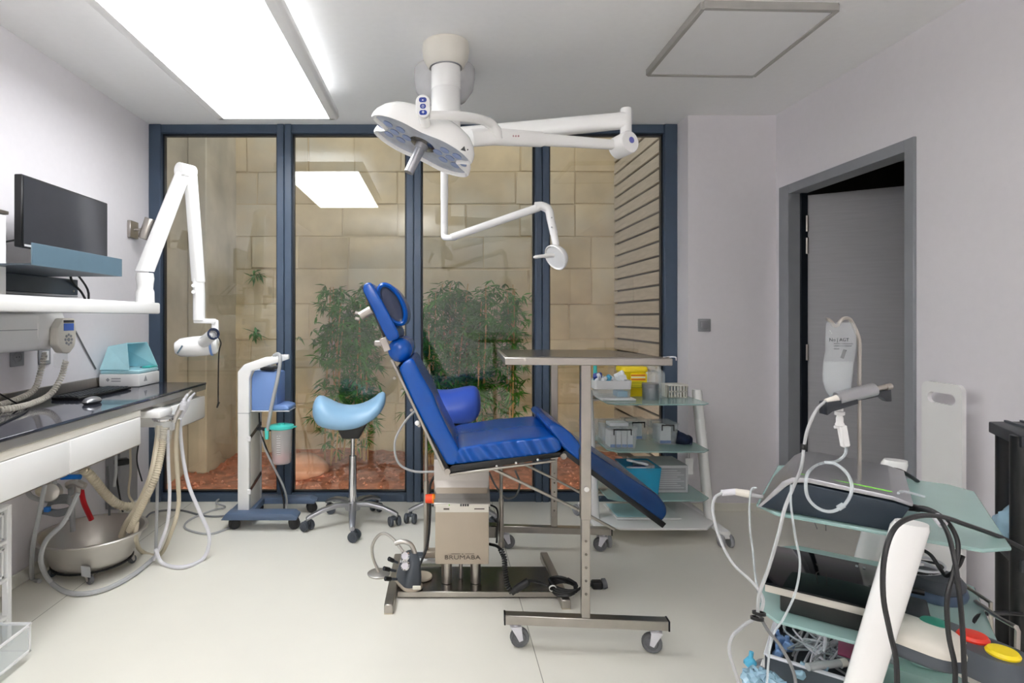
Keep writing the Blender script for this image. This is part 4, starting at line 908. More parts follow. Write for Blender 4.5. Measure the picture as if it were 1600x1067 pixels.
MB().tube([pc-Vector((.025, 0, 0)), pc-Vector((.08, .01, .01)), Vector((cc.x+.06, cc.y+.02, .03))], .006, 7).build('cord', 'cable_black', pg)

# foot control with its carrying loop
fp = thing('foot_control', 'dark grey foot control with three knobs and a carrying loop', 'foot pedal', onz(630, 925, .04))
o = onz(638, 912, .035); ang = R(28)
def fl(poly_, z0, z1): return [(o.x+x*math.cos(ang)-y*math.sin(ang), o.y+x*math.sin(ang)+y*math.cos(ang)) for x, y in poly_]
MB().prism(fl(bez_rect(.10, .17, .045, 6), 0, 0), .034, .046, 'Z', bev=.003).build('sole', 'panel_grey', fp)
c2 = onz(655, 905, .034); MB().lathe([(0, 0), (.05, 0), (.052, .004), (.05, .01), (0, .01)], (c2.x+.01, c2.y+.02, .034), seg=28).build('heel_disc', 'panel_grey', fp)
def fring(s, z, dx): return [Vector((o.x+(x*s+dx)*math.cos(ang)-y*s*math.sin(ang), o.y+(x*s+dx)*math.sin(ang)+y*s*math.cos(ang), z)) for x, y in bez_rect(.085, .14, .03, 5)]
bd = MB().loft([fring(1, .047, 0), fring(.98, .08, .004), fring(.8, .13, .012), fring(.62, .165, .016), fring(.4, .178, .018)]).build('body', 'slate', fp, angle=50)
for k, (px, py) in enumerate(((634, 869), (634, 884))): MB().lathe([(0, 0), (.02, 0), (.022, .006), (.016, .012), (0, .013)], at(px, py, o.y-.045), (-.3, -.8, .5), 16).build('chrome_button', 'chrome', bd)
for k in range(4): v = at(626+k*3.2, 877, o.y-.05); MB().bb(v-Vector((.0035, .002, .005)), v+Vector((.0035, .002, .005))).build('legend', 'box_grey', bd)
MB().bb(at(646, 890, o.y-.03)-Vector((.001, .012, .022)), at(648, 890, o.y-.03)+Vector((.002, .012, .022))).build('sticker', 'white_plastic', bd)
for px, py, qx, qy in ((621, 879, 608, 873), (618, 892, 600, 888), (620, 905, 602, 904)):
    a, b = at(px, py, o.y-.02), at(qx, qy, o.y-.06); kn = MB().cyl(a, b, .006, seg=10).build('lever', 'slate', fp); MB().cyl(a.lerp(b, .55), b, .0095, .010, 12).build('grip', 'black', kn)
d0 = onz(592, 897, .0); MB().lathe([(0, .001), (.055, .001), (.057, .006), (.05, .01), (0, .011)], d0, seg=30).build('floor_disc', 'steel_soft', fp)
MB().tube([at(592, 894, d0.y)+Vector((0, 0, 0)), at(583, 872, d0.y), at(582, 852, d0.y), at(592, 836, d0.y-.02), at(603, 834, d0.y-.04), at(616, 844, d0.y-.08), at(630, 862, d0.y-.12)], .0075, 8).build('loop_tube', 'steel_soft', fp)
MB().tube([at(617, 849, o.y), at(628, 846, o.y), at(641, 850, o.y), at(648, 864, o.y), at(650, 880, o.y)], .011, 10).build('carry_handle', 'steel_soft', fp)
MB().bb(at(651, 918, o.y-.1)-Vector((.018, .004, .008)), at(651, 918, o.y-.1)+Vector((.018, .004, .008)), .002).build('clip', 'offwhite', fp)
tr = thing('flat_device', 'white flat control box with switches behind the chair column', 'control box', onz(670, 890, .0)+Vector((0, 0, .031)))
MB().bb((-.155, 2.855, .031), (.0, 2.97, .05), .006).build('case', 'white_gloss', tr); MB().bb((-.13, 2.88, .0502), (-.02, 2.94, .058), .003).build('switch_panel', 'slate', tr)

# ------------------------------------------------------------------ stainless overbed table
tb = thing('instrument_table', 'stainless steel instrument table on casters in front of the treatment chair', 'table', (.59, 2.64, 0), R(-4.2))
zf, zk = 1.117, 1.088
top = MB().box((0, 0, 0), (.615, 1.05, .028), .003); top.move(Matrix.Translation((0, 0, (zf+zk)/2-.014)) @ Matrix.Rotation(math.atan2(zk-zf, 1.05), 4, 'X')).build('table_top', 'steel', tb, True)
MB().box((0, 0, 0), (.59, 1.02, .002)).move(Matrix.Translation((0, 0, (zf+zk)/2+.0012)) @ Matrix.Rotation(math.atan2(zk-zf, 1.05), 4, 'X')).build('top_sheet', 'steel_dark', tb, True)
MB().tube([(.28, -.5, zf+.001), (.31, -.5, zf+.004), (.325, -.5, zf+.002), (.328, -.5, zf-.01)], .003, 6).build('edge_hook', 'chrome', tb, True)
for y, h in ((-.47, zf), (.47, zk)):
    post = MB().bb((-.016, y-.016, .127), (.016, y+.016, .56), .002).build('post', 'steel', tb, True)
    MB().bb((-.019, y-.019, .50), (.019, y+.019, h-.029), .002).build('outer_post', 'steel', tb, True)
    for z in (.22, .27, .32, .37, .42): MB().cyl((0, y-.0175, z), (0, y-.0155, z), .005, seg=10).build('pin_hole', 'steel_dark', post, True)
    MB().cyl((0, y-.03, .62), (0, y-.018, .62), .01, seg=12).build('lock_pin', 'chrome', tb, True)
    MB().bb((-.305, y-.02, .093), (.305, y+.02, .128), .002).build('foot_rail', 'steel', tb, True)
    for sx in (-1, 1): MB().bb((sx*.306-.003, y-.021, .092), (sx*.306+.003, y+.021, .129)).build('end_cap', 'black', tb, True)
    for sx in (-1, 1): caster(tb, sx*.265, y, .037, .024, .093, R(10) if sx < 0 else R(170), False, 'rubber', 'hose_white')
for sx in (-1, 1): MB().bb((sx*.10-.01, -.47, .0), (sx*.10+.01, .47, .002)).move(Matrix.Translation((0, 0, (zf+zk)/2-.031)) @ Matrix.Rotation(math.atan2(zk-zf, 1.05), 4, 'X')).build('under_rail', 'steel', tb, True)

# ------------------------------------------------------------------ operating lamp
LY = 2.78
ol = thing('operating_lamp', 'white two-lobed operating lamp on a jointed ceiling arm', 'surgical lamp', (.03, LY, HC))
pc = Vector((.03, LY, HC))
MB().lathe([(0, -.0005), (.112, -.0005), (.115, -.03), (.11, -.07), (.09, -.105), (.078, -.115), (.07, -.115), (0, -.11)], pc, seg=36).build('canopy', 'offwhite', ol)
MB().lathe([(.079, -.1), (.08, -.116), (.074, -.118), (.072, -.1)], pc, seg=32).build('canopy_ring', 'alu', ol)
MB().lathe([(.072, -.11), (.072, -.22), (.0708, -.222), (.072, -.224), (.072, -.47), (.06, -.49), (0, -.49)], pc, seg=36).build('drop_tube', 'white_gloss', ol)
j = at(978, 198, 2.55); zbm = 2.145
def tapered(p, q, w0, h0, w1, h1):
    p = Vector(p); q = Vector(q); d = (q-p).normalized(); s = d.cross(Vector((0, 0, 1))).normalized(); u = s.cross(d)
    def rg(c, w, h): return [c+s*(x*w)+u*(y*h) for x, y in bez_rect(1, 1, .3, 3)]
    return MB().loft([rg(p, w0, h0), rg(q, w1, h1)])
tapered((.03, LY, zbm), (j.x, j.y, zbm+.006), .08, .085, .06, .07).build('main_arm', 'white_gloss', ol)
MB().lathe([(0, .06), (.022, .06), (.025, .055), (.025, -.085), (.022, -.09), (0, -.09)], (j.x, j.y, zbm), seg=24).build('joint_post', 'white_gloss', ol)
jd = at(975, 226, 2.53); dr = Vector((.42, -.9, .08)).normalized()
MB().lathe([(0, -.05), (.044, -.05), (.05, -.044), (.05, .034), (.046, .04), (0, .041)], jd, dr, 32).build('joint_drum', 'white_gloss', ol)
MB().lathe([(0, .0412), (.014, .0412), (.014, .0425), (0, .0425)], jd+Vector((.004, 0, .006)), dr, 16).build('emblem', 'mark_blue', ol)
sa = at(956, 226, 2.53); sb = at(846, 218, 2.40); sc_ = at(762, 213, 2.27); sd_ = at(736, 216, 2.24)
tapered(sa, sb, .034, .042, .038, .05).build('spring_arm', 'white_gloss', ol); tapered(sb, sc_, .046, .060, .05, .066).build('arm_sleeve', 'white_gloss', ol)
tapered(sc_+Vector((.02, 0, 0)), sd_, .055, .068, .05, .064).build('arm_head', 'white_gloss', ol)
text('arm_print', '\u2022\u2022\u2022', .03, 'mark_rose', ol, Matrix.Translation(at(806, 213, 2.30)) @ FACE_CAM, .001)
yo = [at(670, 180, 2.04), at(705, 181, 2.07), at(738, 184, 2.14), at(762, 191, 2.22), at(774, 203, 2.25), at(776, 217, 2.27)]
MB().tube(yo, [.016, .018, .018, .02, .022, .024], 14).build('yoke', 'white_gloss', ol)
# head: a peanut outline with notched ends, domed above and hollow below
hcn = at(660, 226, 2.2); HM = Matrix.Translation(hcn) @ Matrix.Rotation(R(25), 4, 'Y') @ Matrix.Rotation(R(-7), 4, 'X')
def outline(s, n=72):
    o_ = []
    for k in range(n):
        a = 2*math.pi*k/n; u = .222*math.copysign(abs(math.cos(a))**.75, math.cos(a)); v = .152*math.copysign(abs(math.sin(a))**.75, math.sin(a))
        e = math.exp(-(v/.042)**2)*(abs(u)/.222)**6; u *= 1-.30*e
        v *= 1-.12*math.exp(-(u/.06)**2)
        o_.append((u*s, v*s))
    return o_
rings = []
for s, z in ((.955, -.006), (.985, -.012), (1.0, -.008), (1.0, .004), (.975, .024), (.90, .052), (.78, .078), (.6, .098), (.38, .11), (.16, .115), (.02, .116)):
    rings.append([HM @ Vector((x, y, z)) for x, y in outline(s)])
MB().loft(rings[2:], False).build('shell', 'white_gloss', ol, angle=60, flip=True)
MB().loft([[HM @ Vector((x, y, z)) for x, y in outline(s)] for s, z in ((1.0, -.008), (.985, -.013), (.94, -.010), (.925, .004), (.93, .006), (1.0, .003))], False).build('rim', 'white_plastic', ol, angle=60)
df = MB().loft([[HM @ Vector((x, y, z)) for x, y in outline(s)] for s, z in ((.935, .0), (.6, .008), (.3, .010), (.03, .010))]).build('diffuser', 'lens', ol, angle=60)
rnd = random.Random(2)
for sx in (-1, 1):
    for k in range(7):
        a = 2*math.pi*k/6; r = 0 if k == 6 else .052
        p = HM @ Vector((sx*.118+r*math.cos(a), r*math.sin(a), .003)); MB().lathe([(0, 0), (.017, 0), (.02, .006), (0, .008)], p, HM.to_3x3() @ Vector((0, 0, -1)), 14).build('led_lens', 'led_lens' if 'led_lens' in M else 'alu', df)
hd0 = HM @ Vector((0, 0, .004)); hd1 = HM @ Vector((0, 0, -.125))
hn = MB().cyl(hd0.lerp(hd1, .18), hd1, .0195, .0185, 24).build('handle', 'alu', ol); MB().cyl(hd0, hd0.lerp(hd1, .2), .027, .023, 24).build('handle_base', 'alu', hn)
MB().lathe([(0, 0), (.06, 0), (.05, -.006), (0, -.006)], hd0, HM.to_3x3() @ Vector((0, 0, 1)), 24).build('centre_plate', 'steel_dark', ol)
text('brand_mark', '\u25b2\u2022', .022, 'ink', ol, Matrix.Translation(at(726, 233, 2.05)) @ FACE_CAM @ Matrix.Rotation(R(-15), 4, 'Z'), .0005)
# keypad
kp = at(661, 166, 2.0); kn = Vector((-.08, -.96, -.27)).normalized()
up = Vector((0, 0, 1)); up = (up-kn*up.dot(kn)).normalized(); rt_ = up.cross(kn)*-1
KM = Matrix((rt_, up, kn)).transposed().to_4x4(); KM.translation = kp
def kring(s, z, w=.05, h=.075): return [KM @ Vector((x*s, y*s, z)) for x, y in bez_rect(w, h, .0245, 6)]
kpd = MB().loft([kring(.8, -.03), kring(1, -.018), kring(1.04, -.004), kring(.96, .003)]).build('keypad', 'white_plastic', ol, angle=60)
for k, dy in enumerate((.021, 0, -.021)):
    MB().loft([[KM @ Vector((x, y+dy, z)) for x, y in bez_rect(.027 if k != 1 else .021, .016, .0075, 4)] for z in (.002, .0045)]).build('button', 'navy_button', kpd)
    if k == 1: MB().loft([[KM @ Vector((r*math.cos(a), r*math.sin(a), .0052)) for a in (2*math.pi*i/12 for i in range(12))] for r in (.0042, .003)], False).build('symbol', 'white_plastic', kpd)
    else: text('symbol', '-' if k == 0 else '+', .018, 'white_plastic', kpd, KM @ Matrix.Translation((0, dy+.0006, .005)), .0003, bold=.0005)
MB().tube([at(662, 180, 2.03), at(664, 190, 2.06), at(667, 203, 2.12)], [.02, .02, .024], 16).build('keypad_neck', 'white_gloss', ol)

# small examination lamp on its own drop tube
sl = thing('examination_lamp', 'small white examination lamp on a bent arm behind the operating lamp', 'lamp', (.025, 3.06, HC))
MB().lathe([(.152, -.0005), (.163, -.004), (.164, -.05), (.155, -.11), (.12, -.16), (.05, -.185), (.024, -.188), (.024, -.184), (.118, -.155), (.152, -.107), (.160, -.05), (.159, -.004)], (.025, 3.06, HC), seg=40).build('dome_cover', 'dome', sl)
MB().cyl((.025, 3.06, HC), (.025, 3.06, HC-.12), .05, .04, 24).build('mount', 'white_gloss', sl)
MB().lathe([(.02, 0), (.021, -.7), (.0195, -.702), (.019, -.88), (.015, -.905), (0, -.905)], (.025, 3.06, HC), seg=20).build('drop_tube', 'white_gloss', sl)
e = at(695, 371, 3.04); fq = at(842, 324, 2.95)
MB().tube([(.025, 3.06, e.z+.02), e, at(712, 371, 3.0)], .016, 12).build('lower_joint', 'white_gloss', sl)
MB().cyl(at(705, 371, 3.0), fq, .0195, .021, 18).build('swing_arm', 'white_gloss', sl)
MB().tube([fq-Vector((.02, 0, -.004)), at(846, 322, 2.95), at(857, 328, 2.94), at(861, 345, 2.93), at(866, 368, 2.92), at(869, 386, 2.9)], [.023, .023, .021, .02, .018, .014], 14).build('neck', 'white_gloss', sl)
for py in (340, 355): MB().cyl(at(862, py, 2.91), at(862, py, 2.90), .004, seg=8).build('screw', 'print_grey', sl)
hx = at(870, 401, 2.88)
MB().lathe([(0, .035), (.03, .034), (.055, .022), (.068, 0), (.07, -.012), (.066, -.016), (.06, -.010), (0, -.006)], hx, (.75, .45, .5), 28).build('reflector', 'white_gloss', sl)
MB().tube([at(864, 399, 2.84), at(850, 400, 2.80), at(834, 402, 2.78)], [.012, .009, .005], 10).build('grip', 'white_gloss', sl)
# ------------------------------------------------------------------ glass shelf trolleys
SH = (.779, .513, .239)
def trolley(loc, rz, label):
    """local x runs between the two posts, local y away from the way the posts lean"""
    t = thing('glass_trolley', label, 'trolley', (loc[0], loc[1], 0), rz, 'white trolleys with frosted glass shelves')
    for sx in (-1, 1):
        rings = []
        for z, y, w, d in ((.07, .17, .05, .062), (.45, .085, .052, .064), (.815, .004, .054, .066), (.826, .001, .046, .058)):
            rings.append([Vector((sx*.335+x*w, y+v*d, z)) for x, v in bez_rect(1, 1, .4, 4)])
        MB().loft(rings).build('post', 'white_gloss', t, True, angle=50)
        f = MB(); f.bar((sx*.335, -.16, .075), (sx*.335, .36, .075), .055, .022, .006, seg=2); f.build('foot', 'white_gloss', t, True)
        for y in (-.15, .34): caster(t, sx*.335, y, .035, .045, .07, R(90 if y > 0 else -60), True, 'grey_plastic', 'white_plastic')
        for z in SH: MB().bar((sx*.335, .17*(.8-z)/.73, z-.012), (sx*.27, .17*(.8-z)/.73, z-.012), .05, .014, .002).build('shelf_bracket', 'steel_soft', t, True)
    for z in SH:
        c = .05; p = [(-.29+c, -.167), (.29-c, -.167), (.29, -.167+c), (.29, .307-c), (.29-c, .307), (-.29+c, .307), (-.29, .307-c), (-.29, -.167+c)]
        MB().prism(p, z-.0045, z+.0035, 'Z', bev=.002, seg=1).build('glass_shelf', 'frost', t, True)
    pf = MB().prism([(-.29, -.12), (.29, -.12), (.33, .24), (.24, .34), (-.24, .34), (-.33, .24)], .086, .098, 'Z', bev=.003).build('platform', 'white_gloss', t, True)
    for k in range(3): MB().cyl((-.06+.05*k, -.08, .0975), (-.06+.05*k, -.08, .099), .009, seg=12).build('hole', 'ink', pf, True)
    return t
TB = (1.245, 3.50); bt = trolley(TB, R(180), 'white trolley with frosted glass shelves of supplies beside the window')
TF = (1.2125, 1.49); ft = trolley(TF, math.atan2(.804, .594), 'white trolley with glass shelves carrying surgical devices, right foreground')

# --- supplies on the far trolley
Z1, Z2, Z3 = SH[0]+.004, SH[1]+.004, SH[2]+.004
def P(px, py, z): return onz(px, py, z)
def open_tray(m, c, w, d, h, th=.003, flare=.006):
    x, y, z = c
    def rg(s, zz, k): return [Vector((x+u, y+v, zz)) for u, v in bez_rect(w+s-2*k, d+s-2*k, .015, 3)]
    m.loft([rg(0, z, 0), rg(flare, z+h, 0), rg(flare, z+h, th), rg(0, z+th, th)]); return m
tt = thing('supply_tray', 'white flat tray under the white tub on the far trolley', 'tray', (1.075, 3.42, Z1))
MB().bb((.945, 3.31, Z1), (1.145, 3.52, Z1+.012), .005, 2).build('tray', 'white_plastic', tt)
tu = thing('supply_tub', 'white tub heaped with blue and white wrapped supplies, top trolley shelf', 'tub', (1.03, 3.42, Z1+.013))
open_tray(MB(), (1.03, 3.42, Z1+.013), .19, .15, .05).build('lower_box', 'clear', tu); MB().bb((1.05, 3.36, Z1+.016), (1.11, 3.45, Z1+.05), .002).build('carton', 'pack_cyan', tu)
open_tray(MB(), (1.02, 3.42, Z1+.064), .215, .16, .05, .004).build('tub', 'white_plastic', tu)
rnd = random.Random(4)
for k in range(18):
    c = Vector((1.02+rnd.uniform(-.08, .085), 3.42+rnd.uniform(-.05, .05), Z1+.105+rnd.uniform(0, .035)))
    MB().box(c, (rnd.uniform(.03, .06), .02, rnd.uniform(.02, .05)), .004, rot=(rnd.uniform(-.6, .6), rnd.uniform(-.9, .9), rnd.uniform(0, 3))).build('wrapped_item', ('pack_white', 'pack_white', 'navy_button', 'pack_cyan')[k % 4 if c.x < 1.03 else k % 2], tu)
sy = thing('syringe', 'turquoise capped tube standing at the left end of the top trolley shelf', 'tube', (.925+.03, 3.5, Z1))
MB().cyl((.957, 3.5, Z1), (.957, 3.5, Z1+.1), .013, seg=14).build('barrel', 'clear', sy); MB().cyl((.957, 3.5, Z1+.1), (.957, 3.5, Z1+.19), .013, .011, 14).build('cap', 'teal', sy)
yb = thing('sharps_box', 'yellow sharps container with printed label on the far trolley', 'sharps container', (1.19, 3.55, Z1))
def yr(s, z): return [Vector((1.2+u, 3.56+v, z)) for u, v in bez_rect(.16*s, .13*s, .02, 3)]
MB().loft([yr(.86, Z1), yr(.98, Z1+.15), yr(1.0, Z1+.152)]).build('body', 'yellow', yb); MB().loft([yr(1.03, Z1+.153), yr(1.03, Z1+.172), yr(.97, Z1+.182)]).build('lid', 'yellow', yb)
yv = 3.56-.0655
lb = MB().bb((1.172, yv-.003, Z1+.05), (1.272, yv+.003, Z1+.14), .0005).build('label', 'yellow', yb)
for k in range(3): MB().bb((1.175, yv-.0045, Z1+.128-k*.013), (1.262, yv-.002, Z1+.135-k*.013)).build('printed_band', ('label_red', 'pack_white', 'label_red')[k], lb)
for k in range(4): MB().bb((1.175, yv-.0045, Z1+.056+k*.01), (1.265-.01*(k % 2), yv-.002, Z1+.061+k*.01)).build('printed_line', 'label_green', lb)
ca = thing('tin', 'round brushed metal tin in front of the yellow container', 'tin', (P(1004, 619, Z1).x, 3.38, Z1)); cp = Vector((P(1004, 619, Z1).x, 3.38, Z1))
MB().lathe([(0, 0), (.045, 0), (.047, .003), (.047, .07), (0, .07)], cp, seg=32).build('body', 'alu', ca); MB().lathe([(.0485, .07), (.0495, .072), (.0495, .092), (.046, .096), (0, .096)], cp, seg=32).build('lid', 'alu', ca)
ac = thing('acrylic_dispenser', 'clear acrylic dispenser with slanted top beside the metal tin', 'dispenser', (1.33, 3.5, Z1))
MB().prism([(1.27, Z1), (1.355, Z1), (1.355, Z1+.15), (1.325, Z1+.18), (1.27, Z1+.12)], 3.42, 3.47, bev=.002).build('front', 'clear', ac)
MB().bb((1.29, 3.475, Z1), (1.32, 3.53, Z1+.19), .003).build('tube', 'clear', ac); MB().cyl((1.335, 3.46, Z1+.05), (1.335, 3.46, Z1+.19), .012, seg=14).build('bottle', 'bag', ac)
MB().bb((1.255, 3.5, Z1), (1.285, 3.54, Z1+.15), .003).build('label_strip', 'pack_white', ac)
bk_ = thing('basket', 'small white slotted plastic basket at the right end of the top shelf', 'basket', (1.44, 3.5, Z1))
bm_ = MB(); bm_.bb((1.38, 3.44, Z1), (1.5, 3.54, Z1+.004)); bm_.bb((1.378, 3.438, Z1+.07), (1.502, 3.542, Z1+.08), .002)
for k in range(7): bm_.bb((1.38+k*.0185, 3.44, Z1), (1.389+k*.0185, 3.444, Z1+.075)); bm_.bb((1.38+k*.0185, 3.536, Z1), (1.389+k*.0185, 3.54, Z1+.075))
bm_.bb((1.38, 3.44, Z1+.034), (1.5, 3.444, Z1+.042)); bm_.bb((1.38, 3.44, Z1), (1.384, 3.54, Z1+.075)); bm_.bb((1.496, 3.44, Z1), (1.5, 3.54, Z1+.075)); bm_.build('lattice', 'offwhite', bk_)
def clear_box(c, w, d, h, label, cards):
    b = thing('storage_box', label, 'storage box', c, 0, 'clear storage boxes with black handles')
    open_tray(MB(), c, w, d, h, .002, .02).build('tub', 'clear', b); MB().bb((c[0]-w/2-.012, c[1]-d/2-.012, c[2]+h), (c[0]+w/2+.012, c[1]+d/2+.012, c[2]+h+.006), .002).build('lid', 'clear', b)
    for sy_ in (-1, 1):
        y = c[1]+sy_*(d/2+.014); m = MB()
        m.bar((c[0]-w*.3, y, c[2]+h-.004), (c[0]+w*.3, y, c[2]+h-.004), .005, .006); m.bar((c[0]-w*.3, y, c[2]+h), (c[0]-w*.3, y, c[2]+h-.035), .005, .005); m.bar((c[0]+w*.3, y, c[2]+h), (c[0]+w*.3, y, c[2]+h-.035), .005, .005); m.build('handle', 'black', b)
    for k in range(cards):
        x = c[0]-w/2+.02+k*(w-.03)/max(1, cards); MB().bb((x, c[1]-d/2+.012, c[2]+.004), (x+(w-.05)/max(1, cards), c[1]+d/2-.02, c[2]+h*.85), .001).build('carton', 'pack_white', b); MB().bb((x, c[1]-d/2+.010, c[2]+.005), (x+(w-.05)/max(1, cards), c[1]-d/2+.0118, c[2]+.022)).build('carton_band', 'valve_blue', b)
    return b
b1 = clear_box((P(980, 707, Z2).x, 3.325, Z2), .165, .13, .115, 'clear storage box packed with white cartons at the shelf front', 4)
MB().bb((P(980, 707, Z2).x-.06, 3.29, Z2+.122), (P(980, 707, Z2).x+.05, 3.37, Z2+.142), .002).build('top_carton', 'pack_white', b1)
clear_box((1.05, 3.52, Z2), .15, .13, .11, 'clear storage box at the back left of the middle shelf', 2)
clear_box((1.345, 3.44, Z2), .115, .15, .12, 'clear storage box with a printed card beside the navy cuff', 1)
clear_box((1.215, 3.55, Z2), .12, .12, .115, 'clear storage box at the back of the middle shelf, right of its twin', 1)
cf = thing('blood_pressure_cuff', 'rolled navy blue cuff hanging over the middle shelf edge with white tag', 'cuff', (1.5, 3.42, Z2))
cfc = at(1063, 686, 3.42); MB().sph(cfc, (.07, .055, .042), (0, R(25), 0), 20, 12).build('roll', 'cuff_navy', cf)
for k in (-.25, .3): MB().lathe([(.036, -.006), (.044, -.006), (.044, .006), (.036, .006)], cfc+Vector((k*.13, 0, -k*.06)), (.9, 0, -.42), 18, 1, 1.25).build('strap', 'cuff_navy', cf)
MB().tube([at(1076, 698, 3.38), at(1077, 708, 3.36), at(1077, 716, 3.36)], .0015, 5).build('string', 'ink', cf); MB().bb(at(1071, 741, 3.36)-Vector((0, .001, 0)), at(1083, 716, 3.36)+Vector((0, .001, 0))).build('tag', 'white_plastic', cf)
bb_ = thing('blue_bin', 'translucent blue bin of blue and white packets on the low trolley shelf', 'bin', (1.18, 3.33, Z3))
bcx = P(1006, 778, Z3).x
open_tray(MB(), (bcx, 3.34, Z3), .175, .2, .17, .003, .03).build('bin', 'blue_bin', bb_)
for k in range(5): MB().box((bcx-.02+.012*k-.03*(k == 4), 3.33+.015*(k % 2), Z3+.05+k*.032), (.13, .12, .014), .005, rot=(.15*(-1)**k, .12*(k-2), .3*k)).build('packet', 'pack_white', bb_); MB().box((bcx-.02+.012*k-.03*(k == 4), 3.325+.015*(k % 2), Z3+.0585+k*.032), (.095, .085, .003), 0, rot=(.15*(-1)**k, .12*(k-2), .3*k)).build('packet_print', 'pack_blue', bb_)
gb = thing('carton_box', 'pale grey printed carton behind the blue bin', 'box', (1.36, 3.42, Z3))
MB().bb((1.17, 3.33, Z3), (1.455, 3.56, Z3+.16), .003).build('carton', 'box_grey', gb); MB().bb((1.275, 3.3285, Z3+.015), (1.44, 3.33, Z3+.145)).build('printed_panel', 'print_grey', gb)
for k in range(9): MB().bb((1.28, 3.3275, Z3+.028+k*.0125), (1.43-.02*(k % 3), 3.329, Z3+.032+k*.0125)).build('printed_line', 'box_grey', gb)
tl = thing('lower_tray', 'white tray with a pale blue sheet on the trolley platform', 'tray', (1.1, 3.4, .1))
MB().bb((1.02, 3.28, .0995), (1.4, 3.55, .112), .005).build('tray', 'white_gloss', tl); MB().bb((1.03, 3.3, .1122), (1.2, 3.53, .116), .001).build('sheet', 'aqua', tl)

# ------------------------------------------------------------------ devices on the near trolley
va = Vector((.594, .804, 0)); vb = Vector((.804, -.594, 0)); O = Vector((TF[0], TF[1], 0))
def L(a, b, z): return O+va*a+vb*b+Vector((0, 0, z))
def lbox(m, a0, a1, b0, b1, z0, z1, bev=.004, seg=2):
    return m.box(L((a0+a1)/2, (b0+b1)/2, (z0+z1)/2), (a1-a0, b1-b0, z1-z0), bev, Matrix((va, -vb, Vector((0, 0, 1)))).transposed(), seg)
def lprism(m, prof, a0, a1, bev=.004, seg=2):        # profile in (b, z), extruded along a
    t = MB().prism(prof, a0, a1, 'X', bev, seg)      # X=a, Y=b
    t.move(Matrix(((va.x, vb.x, 0, O.x), (va.y, vb.y, 0, O.y), (0, 0, 1, 0), (0, 0, 0, 1))))
    me = bpy.data.meshes.new('t'); t.bm.to_mesh(me); t.bm.free(); m.bm.from_mesh(me); bpy.data.meshes.remove(me); return m
sm = thing('surgical_motor', 'silver and dark surgical motor console on the top glass shelf', 'motor console', L(-.1, -.1, Z1))
z = Z1
lprism(MB(), [(-.293, z+.004), (-.262, z+.004), (-.05, z+.0), (-.03, z+.0), (.0, z+.06), (-.03, z+.066), (-.19, z+.078), (-.225, z+.073), (-.24, z+.062)], -.279, .02, .003).build('front_body', 'console_dark', sm)
lprism(MB(), [(-.30, z+.003), (-.288, z+.002), (-.236, z+.066), (-.222, z+.077), (-.19, z+.082), (-.03, z+.070), (.004, z+.062), (.006, z+.07), (-.03, z+.08), (-.19, z+.094), (-.225, z+.09), (-.246, z+.076)], -.277, .06, .002).build('silver_shell', 'alu', sm)
MB().tube([L(-.24, -.215, z+.0925), L(-.24, -.1, z+.0858), L(-.24, -.03, z+.0802)], .0017, 6).build('light_strip', 'green_line', sm)
MB().tube([L(-.262, -.02, z+.085), L(-.225, -.008, z+.082), L(-.2, .03, z+.07)], .003, 6).build('clear_tube', 'tube_clear', sm)
iv = thing('infusion_stand', 'thin bent steel rod holding the fluid bag above the console', 'infusion stand', at(1343, 763, 1.40))
YI = 1.40
MB().tube([at(1343, 766, YI), at(1343, 650, YI), at(1343, 560, YI), at(1343, 536, YI), at(1340, 522, YI), at(1331, 503, YI), at(1326, 497.5, YI), at(1318, 497.5, YI), at(1313, 502, YI), at(1309, 508, YI), at(1304, 509, YI), at(1299, 503, YI), at(1294, 499, YI), at(1291, 499, YI)], .0042, 8, 4).build('rod', 'steel', iv)
MB().lathe([(.007, 0), (.008, .004), (.007, .012)], at(1343, 770, YI), seg=14).build('socket', 'alu', iv)
ib = thing('infusion_bag', 'clear crumpled infusion bag with printed text hanging from the rod', 'infusion bag', at(1308, 625, YI))
rings = []
for py, xl, xr, th in ((504, 1288, 1334, .004), (512, 1287, 1336, .01), (530, 1287, 1334, .016), (548, 1290, 1331, .02), (565, 1287, 1328, .023), (580, 1285, 1326, .024), (596, 1286, 1325, .023), (610, 1290, 1323, .019), (620, 1295, 1321, .014), (627, 1301, 1318, .008)):
    a, b = at(xl, py, YI), at(xr, py, YI); c = (a+b)/2; w = (b.x-a.x)/2
    rings.append([Vector((c.x+w*math.cos(t_), YI-.006+th*math.copysign(abs(math.sin(t_))**.9, math.sin(t_))+.003*math.sin(5*t_+py), c.z)) for t_ in (2*math.pi*k/24 for k in range(24))])
bg_ = MB().loft(rings).build('bag', 'bag', ib, angle=50)
wv = at(1306, 585, YI)
MB().loft([[Vector((p_.x*.96+wv.x*.04, (p_.y-YI)*.8+YI-.001, p_.z)) for p_ in r_] for r_ in rings[4:-1]]).build('fluid', 'bag_fluid', bg_)
text('print', 'No | AGT', .0115, 'ink', ib, Matrix.Translation(at(1311, 531, YI-.024)) @ FACE_CAM, .0003)
for k, (w, py) in enumerate(((36, 537), (34, 540.5), (10, 545))): a = at(1303, py, YI-.024); MB().bb(a-Vector((0, .0005, .0005)), a+Vector((w*YI/F*.8, .0005, .0007))).build('print_line', 'ink', ib)
sp_ = at(1318, 553, YI-.026); MB().box(sp_, (.008, .001, .022), 0, rot=(0, R(20), 0)).build('print_mark', 'ink', ib)
MB().tube([at(1311, 622, YI), at(1311, 642, YI)], .009, 12).build('port', 'white_plastic', ib)
dc = [at(1312, 640, YI), at(1313, 652, YI), at(1314, 664, YI)]
